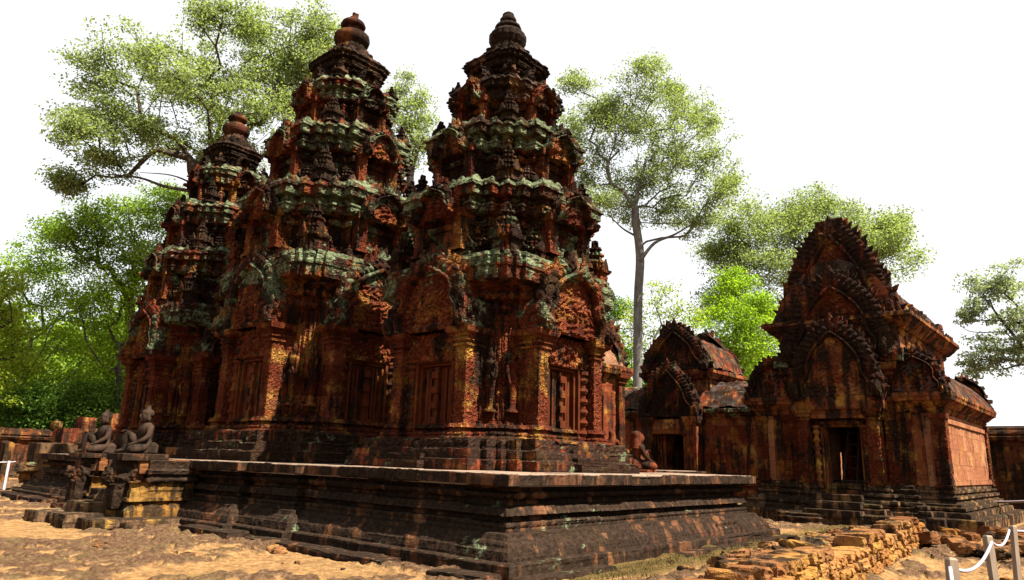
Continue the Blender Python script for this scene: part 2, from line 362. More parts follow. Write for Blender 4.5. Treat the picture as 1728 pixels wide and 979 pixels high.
def stone_mat(name, cols=REDS, dark=.5, green=.15, carve=.5, cscale=17.0, block=(.55, .3), topdark=.5, grey=.0, ochre=.50, jd=.5):
    m, nt, b, out = mat_new(name); g = NG(nt); geo = g.n('ShaderNodeNewGeometry'); pos = geo.outputs['Position']
    sp = g.n('ShaderNodeSeparateXYZ'); g.set(sp.inputs[0], pos); sn = g.n('ShaderNodeSeparateXYZ'); g.set(sn.inputs[0], geo.outputs['Normal'])
    nz = sn.outputs[2]
    row = g.math('FLOOR', g.math('DIVIDE', sp.outputs[2], block[1])); al = g.math('ADD', g.math('ADD', sp.outputs[0], sp.outputs[1]), g.math('MULTIPLY', row, .377))
    cq = g.math('DIVIDE', al, block[0]); cl = g.math('FLOOR', cq)
    cv = g.n('ShaderNodeCombineXYZ'); g.set(cv.inputs[0], row); g.set(cv.inputs[1], cl)
    wn = g.n('ShaderNodeTexWhiteNoise', noise_dimensions='2D'); g.set(wn.inputs['Vector'], cv.outputs[0]); idv = wn.outputs['Value']
    warp = g.noise(pos, 7, 3)
    fz = g.math('ABSOLUTE', g.math('SUBTRACT', g.math('FRACT', g.math('ADD', g.math('DIVIDE', sp.outputs[2], block[1]), g.math('MULTIPLY', g.math('SUBTRACT', warp, .5), .08))), .5))
    fx = g.math('ABSOLUTE', g.math('SUBTRACT', g.math('FRACT', cq), .5))
    jz = g.math('GREATER_THAN', fz, .5 - .008 / block[1]); jx = g.math('GREATER_THAN', fx, .5 - .006 / block[0])
    joint = g.math('MULTIPLY', g.math('MAXIMUM', jz, jx), g.math('SUBTRACT', 1, g.math('ABSOLUTE', nz), clamp=True))
    big = g.noise(pos, .9, 6, .6); fine = g.noise(pos, 16, 6, .7); med = g.noise(pos, 4.2, 5, .6)
    fac = g.math('ADD', g.math('MULTIPLY', idv, .42), g.math('MULTIPLY', g.math('SUBTRACT', big, .25), 1.1), clamp=True)
    col = g.ramp(fac, [(p_, tuple(c_ * K for c_ in c__)) for p_, c__ in cols])
    col = g.mix(g.ramp(fine, [(.3, .0), (.75, .75)]), col, (.55, .5, .45), 'MULTIPLY')
    och = g.ramp(g.noise(pos, 1.9, 5, .65), [(.52, 0.), (.60, 1.)])
    if ochre: col = g.mix(g.math('MULTIPLY', och, ochre), col, g.mix(idv, (.16, .062, .010), (.30, .17, .034)))
    # carving: swirling cells
    dv = g.n('ShaderNodeVectorMath', operation='ADD'); g.set(dv.inputs[0], pos)
    nc = g.n('ShaderNodeTexNoise'); g.set(nc.inputs['Vector'], pos); nc.inputs['Scale'].default_value = 9; nc.inputs['Detail'].default_value = 1
    sc_ = g.n('ShaderNodeVectorMath', operation='SCALE'); g.set(sc_.inputs[0], nc.outputs['Color']); sc_.inputs['Scale'].default_value = .10; g.set(dv.inputs[1], sc_.outputs[0])
    vo = g.vor(dv.outputs[0], cscale, 'F1', .75); ring = g.math('SINE', g.math('MULTIPLY', vo, 16.0))
    hc = g.math('ADD', g.math('MULTIPLY', ring, .5), g.math('MULTIPLY', g.vor(dv.outputs[0], cscale * 2.3), 1.0))
    if carve: col = g.mix(g.math('MULTIPLY', g.ramp(hc, [(.05, 1.0), (.55, .0)]), min(.6, carve * .75)), col, (.012, .004, .002))
    # black crust: patches, runs and upward faces
    st = g.noise(g.map(pos, (5.5, 5.5, .55)), 1.0, 5, .6)
    cr = g.math('ADD', g.math('ADD', g.math('MULTIPLY', g.noise(pos, 1.35, 8, .68), .50), g.math('MULTIPLY', st, .50)), g.math('MULTIPLY', g.math('MAXIMUM', nz, 0.0), .10 * topdark))
    cr = g.math('ADD', cr, g.math('MULTIPLY', g.math('SUBTRACT', idv, .5), .025)); cr = g.math('ADD', cr, g.math('MULTIPLY', g.math('SUBTRACT', fine, .5), .10))
    th = .66 - .30 * dark
    cm = g.ramp(cr, [(th - .03, 0.0), (th + .035, 1.0)])
    black = g.mix(g.ramp(fine, [(.4, 0.), (.7, 1.)]), (.0045, .0035, .0028), (.026, .018, .012))
    col = g.mix(g.math('MULTIPLY', cm, .93), col, black)
    if grey: col = g.mix(g.math('MULTIPLY', g.ramp(g.noise(pos, 2.7, 6, .7), [(.5, 0.), (.62, 1.)]), grey), col, (.23, .22, .20))
    # lichen
    gm = g.math('ADD', g.noise(pos, 2.4, 7, .72), g.math('ADD', g.math('MULTIPLY', g.math('SUBTRACT', idv, .5), .12), g.math('MULTIPLY', g.math('MAXIMUM', nz, 0.), .03)))
    tg = .74 - .30 * green
    gcol = g.mix(g.ramp(g.noise(pos, 9, 4, .7), [(.4, 0.), (.62, 1.)]), (.024, .032, .015), (.125, .145, .080))
    col = g.mix(g.math('MULTIPLY', g.ramp(gm, [(tg - .02, 0.), (tg + .03, 1.)]), .92), col, gcol)
    col = g.mix(g.math('MULTIPLY', joint, jd), col, (.008, .005, .004))
    g.set(b.inputs['Base Color'], col)
    h = g.math('ADD', g.math('MULTIPLY', fine, .45), g.math('MULTIPLY', med, .8)); h = g.math('SUBTRACT', h, g.math('MULTIPLY', joint, jd * .6))
    nb = g.bump(h, .6, .016)
    if carve: nb = g.bump(hc, min(1.0, carve * 1.3), .016, nb)
    g.set(b.inputs['Normal'], nb); return m
def simple_mat(name, c1, c2, scale=8, bump=.3, rough=.85, dist=.01, vscale=None):
    m, nt, b, out = mat_new(name); g = NG(nt); tc = g.n('ShaderNodeTexCoord').outputs['Object']
    v = g.map(tc, vscale) if vscale else tc; f = g.noise(v, scale, 6, .65); g.set(b.inputs['Base Color'], g.ramp(f, [(.3, c1), (.7, c2)])); b.inputs['Roughness'].default_value = rough
    g.set(b.inputs['Normal'], g.bump(g.noise(v, scale * 3, 5, .6), bump, dist)); return m
def leaf_mat(name, c1, c2, trans=.45):
    m, nt, b, out = mat_new(name); g = NG(nt); geo = g.n('ShaderNodeNewGeometry')
    rp = g.math('ADD', g.math('MULTIPLY', geo.outputs['Random Per Island'], .6), g.math('MULTIPLY', g.noise(geo.outputs['Position'], .55, 3, .6), .7))
    col = g.ramp(rp, [(.3, c1), (.85, c2)]); g.set(b.inputs['Base Color'], col); b.inputs['Roughness'].default_value = .6
    tr = g.n('ShaderNodeBsdfTranslucent'); tcol = g.mix(1.0, col, (1.25, 1.35, .55), 'MULTIPLY'); g.set(tr.inputs[0], tcol)
    mx = g.n('ShaderNodeMixShader'); mx.inputs[0].default_value = trans; nt.links.new(b.outputs[0], mx.inputs[1]); nt.links.new(tr.outputs[0], mx.inputs[2]); nt.links.new(mx.outputs[0], out.inputs[0]); return m

M = {}
M['wall'] = stone_mat('red_sandstone_wall', dark=.47, green=.14, carve=.8)
M['plain'] = stone_mat('red_sandstone_plain', dark=.54, green=.14, carve=0.1, block=(.62, .34))
M['pil'] = stone_mat('carved_pilaster_stone', dark=.34, green=.06, carve=.8, ochre=.7)
M['libside'] = stone_mat('pale_side_wall_stone', cols=[(0, (.18, .062, .032)), (.5, (.27, .11, .055)), (1, (.36, .19, .10))], dark=.30, green=.06, carve=0, block=(.7, .36), jd=.4, ochre=.3)
M['base'] = stone_mat('dark_base_stone', dark=.74, green=.30, carve=.35, block=(.6, .16))
M['terrace'] = stone_mat('terrace_stone', ochre=.08, cols=[(0, (.06, .026, .016)), (.5, (.12, .052, .025)), (1, (.19, .10, .05))], dark=.70, green=.18, carve=.15, block=(.9, .22), cscale=16)
M['cornice'] = stone_mat('lichen_cornice', dark=.64, green=.78, carve=.45, block=(.5, .2))
M['tier'] = stone_mat('tower_tier_stone', dark=.66, green=.50, carve=.7)
M['crown'] = stone_mat('blackened_crown_stone', cols=[(0, (.07, .04, .03)), (.5, (.13, .07, .045)), (1, (.2, .1, .06))], dark=.72, green=.08, carve=.5)
M['pot'] = stone_mat('finial_stone', ochre=.15, cols=[(0, (.05, .017, .010)), (1, (.11, .035, .02))], dark=.5, green=.05, carve=0, block=(3, .9))
M['border'] = stone_mat('pediment_border_stone', dark=.58, green=.60, carve=.8, cscale=15)
M['tymp'] = stone_mat('tympanum_stone', dark=.40, green=.06, carve=.9, cscale=12)
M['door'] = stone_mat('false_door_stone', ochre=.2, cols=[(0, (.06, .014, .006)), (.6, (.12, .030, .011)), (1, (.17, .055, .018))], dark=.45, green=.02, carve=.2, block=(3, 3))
M['libwall'] = stone_mat('library_wall_stone', cols=[(0, (.085, .020, .009)), (.35, (.15, .040, .016)), (.7, (.22, .078, .030)), (1, (.28, .135, .055))], ochre=.75, dark=.50, green=.10, carve=.1, block=(.78, .37), jd=.4)
M['libborder'] = stone_mat('library_pediment_stone', dark=.66, green=.22, carve=.8, cscale=13)
M['libbase'] = stone_mat('library_base_stone', cols=[(0, (.1, .05, .03)), (1, (.24, .14, .07))], dark=.64, green=.25, carve=.15, block=(.8, .22))
M['roof'] = stone_mat('roof_stone', dark=.60, green=.25, carve=.3, block=(.5, .25), grey=.12)
M['brick'] = stone_mat('brick_vault', cols=[(0, (.20, .09, .05)), (1, (.36, .20, .11))], dark=.25, green=.15, carve=.5, block=(.22, .07), cscale=22)
M['lat'] = stone_mat('laterite', cols=[(0, (.11, .040, .018)), (.5, (.20, .085, .032)), (1, (.32, .17, .07))], dark=.30, green=.06, carve=.35, cscale=30, block=(5, 5))
M['latlight'] = stone_mat('laterite_light', cols=[(0, (.20, .075, .022)), (.5, (.30, .13, .038)), (1, (.38, .21, .08))], dark=.2, green=.02, carve=.35, cscale=26, block=(5, 5))
M['yellow'] = stone_mat('yellow_sandstone', cols=[(0, (.10, .045, .012)), (.6, (.20, .10, .024)), (1, (.27, .165, .045))], dark=.40, green=.10, carve=.2, block=(.55, .4))
M['step'] = stone_mat('worn_step_stone', cols=[(0, (.06, .035, .02)), (.6, (.13, .075, .04)), (1, (.2, .13, .07))], dark=.55, green=.12, carve=.15, block=(9, 9))
M['encl'] = stone_mat('enclosure_laterite', cols=[(0, (.07, .022, .010)), (1, (.15, .055, .022))], dark=.55, green=.06, carve=.2, cscale=24, block=(.7, .35))
M['statue'] = stone_mat('statue_stone', ochre=0, cols=[(0, (.030, .018, .012)), (1, (.060, .037, .026))], dark=.45, green=.02, carve=0, block=(9, 9))
M['statuered'] = stone_mat('red_statue_stone', ochre=0, cols=[(0, (.085, .020, .010)), (1, (.15, .042, .020))], dark=.34, green=.0, carve=0, block=(9, 9))
M['bark'] = simple_mat('pale_bark', (.055, .050, .045), (.15, .14, .125), 5, .5, .9, .02, (1, 1, .25))
M['darkbark'] = simple_mat('dark_bark', (.025, .020, .016), (.07, .055, .042), 5, .5, .9, .02, (1, 1, .25))
M['wood'] = simple_mat('weathered_wood', (.11, .078, .055), (.25, .19, .14), 9, .4, .8, .006, (1, 1, .12))
M['darkwood'] = simple_mat('dark_wood', (.03, .02, .014), (.06, .04, .03), 9, .4)
M['rope'] = simple_mat('white_rope', (.20, .17, .18), (.36, .32, .34), 60, .5, .7, .004)
M['leafA'] = leaf_mat('leaf_olive_green', (.085, .115, .045), (.22, .26, .12), .5)  # haze and overexposure on these crowns put into a paler leaf colour
M['leafB'] = leaf_mat('leaf_bright_green', (.08, .15, .010), (.22, .32, .03), .55)
M['leafC'] = leaf_mat('leaf_mid_green', (.028, .07, .010), (.10, .17, .028))
M['leafE'] = leaf_mat('leaf_fresh_green', (.055, .11, .012), (.18, .25, .04), .55)
M['leafD'] = leaf_mat('leaf_dull_green', (.12, .15, .10), (.23, .26, .18))  # far tree's hazy paleness is mixed into the leaf colour
M['leafY'] = leaf_mat('leaf_yellow_green', (.10, .15, .012), (.25, .30, .035), .5)
# ------------------------------------------------------------------ ground
def rock_mask(x, y):
    """worn laterite plates: distance to the nearest crack, broken by patches of sand"""
    p = np.stack([x, y, 0 * x], -1); wx = x + .16 * fbm(p * 2.6, 51, 3); wy = y + .16 * fbm(p * 2.6, 61, 3); sx_, sy_ = .62, .44
    qx, qy = wx / sx_, wy / sy_; ix, iy = np.floor(qx).astype(np.int64), np.floor(qy).astype(np.int64); f1 = np.full(x.shape, 9.0); f2 = f1.copy()
    for a in (-1, 0, 1):
        for b in (-1, 0, 1):
            cx_ = ix + a + h1(ix + a, iy + b, 5); cy_ = iy + b + h1(ix + a, iy + b, 6); d = np.hypot(cx_ - qx, cy_ - qy)
            f2 = np.where(d < f1, f1, np.minimum(f2, d)); f1 = np.minimum(f1, d)
    return np.clip((f2 - f1 - .07 + .10 * fbm(p * 9, 71, 2)) * 9, 0, 1) * np.clip((fbm(p * .8, 9, 4) + .22) * 6, 0, 1)
def gh(x, y, fine=True):
    x = np.asarray(x, float); y = np.asarray(y, float); p = np.stack([x, y, 0 * x], -1)
    z = .03 * fbm(p * .35, 3, 2)
    # bank of earth behind the ruined wall, between it and the terrace
    yw = -3.18 + (x + 2.4) * .085; t = np.clip((y - yw - .10) / .15, 0, 1) * np.clip((-.75 - y) / 1.5, 0, 1) * np.clip((x + 3.0) / 2.0, 0, 1) * np.clip((10.2 - x) / 1.5, 0, 1)
    z = z + .27 * t ** .8
    z = z - .14 * np.clip((yw - .1 - y) / .5, 0, 1) * np.clip((8 - x) / 3, 0, 1)
    if fine:
        rk = rock_mask(x, y); cell = fbm(p * np.array([3.2, 3.2, 1]), 21, 4)
        z = z + rk * (.048 + .06 * cell + .022 * fbm(p * 13, 33, 3)) + .016 * fbm(p * 7, 30, 4) + .006 * vnoise(p * 33, 8)
    # flat and low under the terrace
    ins = np.clip((x - .1) / .3, 0, 1) * np.clip((y - .1) / .3, 0, 1) * np.clip((7.1 - x) / .3, 0, 1) * np.clip((16.9 - y) / .3, 0, 1)
    return z * (1 - ins) - .02 * ins
def axis(segs):
    o = []
    for a, b, s in segs: o.append(np.arange(a, b, s))
    o.append([segs[-1][1]]); return np.unique(np.concatenate(o))
gx = axis([(-900, -60, 60), (-60, -12, 3), (-12, -5.5, .25), (-5.5, 4.0, .035), (4.0, 12, .07), (12, 60, 2), (60, 900, 60)])
gy = axis([(-900, -60, 60), (-60, -12, 3), (-12, -5.6, .3), (-5.6, 2.0, .035), (2.0, 10, .05), (10, 24, .15), (24, 60, 2), (60, 900, 60)])
GX, GY = np.meshgrid(gx, gy, indexing='ij')
near = np.clip(1 - np.maximum(np.abs(GX - 3) - 20, np.abs(GY - 8) - 30) / 10, 0, 1)
GZ = gh(GX, GY) * near
mg, ntg, bgd, og = mat_new('laterite_ground'); g = NG(ntg); geo = g.n('ShaderNodeNewGeometry'); pos = geo.outputs['Position']
sp = g.n('ShaderNodeSeparateXYZ'); g.set(sp.inputs[0], pos)
n1 = g.noise(pos, 1.3, 9, .66); n2 = g.noise(pos, 6.5, 9, .74); n3 = g.noise(pos, 22, 5, .7)
sand = g.ramp(n3, [(.3, (.16, .080, .027)), (.7, (.30, .180, .080))])
at_ = g.n('ShaderNodeAttribute'); at_.attribute_name = 'rock'
rock = g.ramp(g.noise(pos, 14, 6, .75), [(.3, (.022, .010, .007)), (.5, (.064, .036, .020)), (.75, (.165, .105, .058))])
f = g.math('ADD', g.math('MULTIPLY', n1, .5), g.math('MULTIPLY', n2, .5))
sand = g.mix(g.ramp(n2, [(.42, 0.), (.60, .8)]), sand, (.085, .045, .020)); col = g.mix(g.ramp(g.math('ADD', g.math('MULTIPLY', at_.outputs['Fac'], .6), g.math('SUBTRACT', f, .42)), [(.25, 0.), (.45, .95)]), sand, rock)
zz_ = g.ramp(g.math('MULTIPLY', g.math('ADD', sp.outputs[2], .02), 8), [(.1, 0.), (.7, 1.)])
moss = g.ramp(g.noise(pos, 1.7, 6, .7), [(.52, 0.), (.62, 1.)])
# green-brown sod hugging the terrace foot on the sunny side
by = g.math('MULTIPLY', g.ramp(g.math('ABSOLUTE', g.math('ADD', sp.outputs[1], .75)), [(.45, 1.), (1.0, 0.)]), g.math('GREATER_THAN', sp.outputs[0], .3))
col = g.mix(g.math('MULTIPLY', by, .85), col, g.ramp(n3, [(.35, (.030, .022, .006)), (.65, (.085, .058, .018))]))
col = g.mix(g.math('MULTIPLY', moss, .35), col, (.09, .07, .025))
g.set(bgd.inputs['Base Color'], col)
g.set(bgd.inputs['Normal'], g.bump(g.math('ADD', g.noise(pos, 14, 9, .8), g.math('MULTIPLY', g.noise(pos, 55, 4, .7), .5)), 1.0, .035))
mb = MB(); mb.grid(np.stack([GX, GY, GZ], -1)); o = mb.build('ground', mg); ra = o.data.attributes.new('rock', 'FLOAT', 'POINT'); ra.data.foreach_set('value', rock_mask(GX, GY).astype(np.float32).ravel()); tag(o, 'dry orange laterite ground with worn brown slabs', None, None, 'structure')

# ------------------------------------------------------------------ terrace
ZT = 1.10
T0 = thing('stone_terrace', 'long dark moulded sandstone terrace carrying the three towers, with steps on its left side', 'terrace', (0, 0, 0))
TERR = [(7.15, .08), (7.15, 4.6), (14.5, 4.6), (14.5, 12.4), (7.15, 12.4), (7.15, 16.9), (.06, 16.9), (.06, 13.2), (-.12, 13.2), (-.12, 11.4), (-.26, 11.4), (-.26, 5.6), (-.10, 5.6), (-.10, 4.2), (.06, 4.2), (.06, .08)]
DPROF = [(-.1, .30), (.155, .30), (.17, .285), (.17, .16), (.20, .155), (.275, .13), (.285, .115), (.36, .06), (.37, .02), (.40, .0), (.43, -.01, ''), (.44, -.13), (.48, -.14, 'bead'), (.545, -.14, ''), (.55, -.25), (.60, -.26, ''), (.62, -.13, 'petal'), (.72, -.18, ''), (.73, -.31), (.80, -.32, ''), (.81, -.20), (.83, -.18, 'bead'), (.885, -.18, ''), (.89, -.26), (.93, -.26), (.94, -.10), (.965, -.03), (.97, .0, ''), (1.09, .0), (1.10, -.012)]
mb = MB(); sweep(mb, TERR, DPROF, ru=.05, rv=.028, rough=.008, seed=2, block=(.85, .2, .010), wave=.012, cap=False); mb.build('moulded_wall', M['terrace'], T0)
mb = MB(); rr = random.Random(4)
def paving(x0, x1, y0, y1):
    y = y0
    while y < y1 - .05:
        h = min(rr.uniform(.6, .95), y1 - y); x = x0
        while x < x1 - .05:
            L = min(rr.uniform(.7, 1.3), x1 - x); dz = rr.uniform(-.006, .006)
            sweep(mb, poly_box(x + .004, x + L - .004, y + .004, y + h - .004), [(.95, 0), (1.085 + dz, 0), (1.10 + dz, -.012)], ru=.2, rv=.1, rough=.004, seed=rr.randint(0, 99), block=None); x += L
        y += h
for r_ in ((.10, 7.10, .12, 16.85), (7.12, 14.4, 4.7, 12.3), (-.07, .1, 4.25, 13.15), (-.22, -.08, 5.65, 11.35)): paving(*r_)
pm = stone_mat('terrace_paving', cols=[(0, (.13, .085, .06)), (.5, (.20, .14, .10)), (1, (.27, .20, .15))], dark=.22, ochre=0, green=.05, carve=0, block=(9, 9), topdark=.0)
mb.build('paving', pm, T0)
# rough footing slabs along the foot
def slabs(a, b, nrm, n, z0, dz, wd, sd):
    r2 = random.Random(sd)
    for i in range(n):
        if r2.random() < .12: continue
        t = (i + .5) / n; L = math.dist(a, b) / n; x = a[0] + (b[0] - a[0]) * t; y = a[1] + (b[1] - a[1]) * t
        mb = MB(); stone(mb, (x + nrm[0] * wd * .4, y + nrm[1] * wd * .4, z0), (L * r2.uniform(.88, 1.04), wd * r2.uniform(.8, 1.15), dz), rz=math.atan2(b[1] - a[1], b[0] - a[0]) + r2.uniform(-.03, .03), tilt=(r2.uniform(-.04, .04), r2.uniform(-.03, .03)), rnd=.18, rough=.07, seed=i + sd, n=8); mb.build('footing_slab', M['terrace'], T0)
slabs((-.36, -.2), (-.36, 5.4), (-1, 0), 7, .015, .13, .32, 5); slabs((-.52, 4.6), (-.62, 6.8), (-1, 0), 3, .03, .20, .34, 11); slabs((-.5, 9.8), (-.4, 17), (-1, 0), 9, .04, .17, .36, 17)
slabs((-.3, -.34), (7.4, -.34), (0, -1), 9, .005, .12, .22, 23)
# steps with cheek blocks on the left side
CHP = [(0, .14), (.14, .14), (.15, .06), (.27, .05), (.33, .0, 'carve'), (.40, -.03, ''), (.42, .03), (.46, .03, ''), (.47, -.03), (.72, -.04, ''), (.73, .02, 'bead'), (.79, .02, ''), (.80, -.02), (.84, -.02), (.86, .03), (.93, .04), (.95, .0), (1.08, .0), (1.09, -.02)]
for y0, y1, sd in ((7.24, 7.98, 3), (9.02, 9.72, 8)):
    mb = MB(); sweep(mb, poly_box(-1.22, -.1, y0, y1), CHP[:11], ru=.05, rv=.03, seed=sd, rough=.012, block=(.5, .25, .012)); c = mb.build('stair_cheek', M['yellow'], T0)
    mb = MB(); sweep(mb, poly_box(-.95, -.1, y0, y1), CHP[10:], ru=.05, rv=.03, seed=sd, rough=.012, block=(.5, .25, .012)); mb.build('cheek_top', M['terrace'], c)
for i, (x0, z1) in enumerate(((-1.95, .17), (-1.58, .36), (-1.2, .56), (-.85, .75), (-.5, .93))):
    mb = MB(); stone(mb, (x0 + .5, 8.5, z1 - .12), (1.0 if i else .8, 1.22 - (0.15 if i else -.25), .25), rz=.02 * i, rnd=.14, rough=.045, seed=i + 3, n=8); mb.build('stair_step', M['step'], T0)
for c_, s_, sd in (((-1.75, 9.15, .06), (.6, .5, .26), 8), ((-1.72, 7.85, .10), (.6, .55, .24), 9), ((-1.55, 7.3, .07), (.55, .8, .2), 10), ((-.95, 6.95, .07), (.9, .45, .2), 12)):
    mb = MB(); stone(mb, c_, s_, rnd=.12, rough=.06, seed=sd, n=8); mb.build('footing_slab', M['step'], T0)
# weathered lion-like heads jutting from the cheeks
for y, sd in ((7.6, 1), (9.37, 5)):
    mb = MB(); stone(mb, (-1.18, y, .86), (.42, .44, .46), rnd=.75, rough=.25, seed=sd, n=14); stone(mb, (-1.38, y, .80), (.26, .30, .22), tilt=(0, .3), rnd=.7, rough=.25, seed=sd + 1, n=8)
    stone(mb, (-1.36, y, .69), (.2, .26, .09), rnd=.5, rough=.2, seed=sd + 2, n=8); stone(mb, (-1.22, y - .14, 1.0), (.12, .1, .12), rnd=.7, rough=.2, seed=sd + 3); stone(mb, (-1.22, y + .14, 1.0), (.12, .1, .12), rnd=.7, rough=.2, seed=sd + 4)
    stone(mb, (-1.24, y, .50), (.34, .40, .42), rnd=.3, rough=.1, seed=sd + 6, n=8); stone(mb, (-1.33, y, .88), (.1, .28, .07), rnd=.6, rough=.2, seed=sd + 7)
    mb.build('carved_lion_head', M['terrace'], T0)
    mb = MB(); stone(mb, (-.62, y, .98), (.95, .62, .24), rnd=.08, rough=.04, seed=sd + 8, n=8); mb.build('cheek_block', M['lat'], T0)
# small broken steps and slabs lying on the terrace beside the towers

# ------------------------------------------------------------------ sanctuary towers
def devata(seed=0, hgt=.85):
    """small standing figure in relief: one lofted body with arms"""
    mb = MB(); prof = [(0, .10), (.03, .11), (.06, .05), (.30, .055), (.50, .085), (.56, .095), (.60, .07), (.66, .055), (.74, .085), (.80, .10), (.83, .06), (.85, .028), (.87, .03), (.90, .05), (.95, .05), (.98, .035), (1.02, .03), (1.08, .005)]
    z = np.linspace(0, 1.08, 46); r = np.interp(z, [p[0] for p in prof], [p[1] for p in prof]); a = np.arange(14) / 14 * 2 * math.pi
    X = np.stack([r[:, None] * np.cos(a) * 1.25 + .015 * np.sin(z * 6)[:, None], r[:, None] * np.sin(a) * .8, z[:, None] + 0 * a], -1) * hgt
    X += (.006 * fbm(X * 20, seed))[..., None]; mb.grid(X, cu=True)
    for s in (-1, 1):
        pts = np.array([(s * .11, 0, .80), (s * .16, -.02, .66), (s * .15, -.05, .52), (s * (.10 if s > 0 else .15), -.08, .44 if s < 0 else .62)]) * hgt; tube(mb, catmull(pts, 4), np.linspace(.030, .020, 13) * hgt, 8)
    return mb
def colonnette(h, r=.075):
    p = [(0, r * 1.5), (.06, r * 1.5), (.07, r)]
    z = .07; k = 7
    for i in range(k):
        z0 = .07 + (h - .14) * i / k; z1 = .07 + (h - .14) * (i + 1) / k; m = (z0 + z1) / 2
        p += [(z0, r * .92), (m - .05, r * .92), (m - .045, r * 1.2), (m - .02, r * 1.35), (m, r * 1.5), (m + .02, r * 1.35), (m + .045, r * 1.2), (m + .05, r * .92)]
    p += [(h - .07, r), (h - .06, r * 1.5), (h, r * 1.5)]
    return lathe(MB(), p, 10, rough=.003, rv=.05)
def antefix(h, wd, seed):
    mb = MB(); P = cross_poly([(wd, wd * .55), (wd * .82, wd * .82)]); H = h
    pr = [(0, .03), (.06 * H, .03), (.07 * H, 0), (.26 * H, 0), (.28 * H, .05), (.33 * H, .06), (.34 * H, -.01), (.36 * H, -.18 * wd), (.47 * H, -.18 * wd), (.49 * H, -.02), (.53 * H, -.02), (.55 * H, -.34 * wd), (.63 * H, -.36 * wd), (.65 * H, -.2 * wd), (.69 * H, -.2 * wd), (.71 * H, -.5 * wd), (.78 * H, -.5 * wd), (.80 * H, -.38 * wd), (.83 * H, -.40 * wd), (.86 * H, -.62 * wd), (.94 * H, -.66 * wd), (1.0 * H, -.8 * wd)]
    pr = [(p[0], max(p[1], -.80 * wd)) for p in pr]
    sweep(mb, P, pr, ru=.035, rv=.03, rough=.014, seed=seed, block=(.12, .09, .008), freq=12)
    for k in range(4):  # little frontons
        mb2 = MB(); leafstone(mb2, (0, -wd - .02, .26 * H), (0, 1), .3 * H, wd * 1.1, .08, seed + k); mb.merge(mb2, Matrix.Rotation(k * math.pi / 2, 4, 'Z'))
    return mb
def square_col(hx, hy, prof, seed, rough=.004, at=(0, 0)):
    mb = MB(); sweep(mb, rect(hx, hy, *at), prof, ru=.03, rv=.03, rough=rough, seed=seed, block=None); return mb
FACE = {'front_left': -math.pi / 2, 'front_right': 0, 'back_right': math.pi / 2, 'back_left': math.pi}
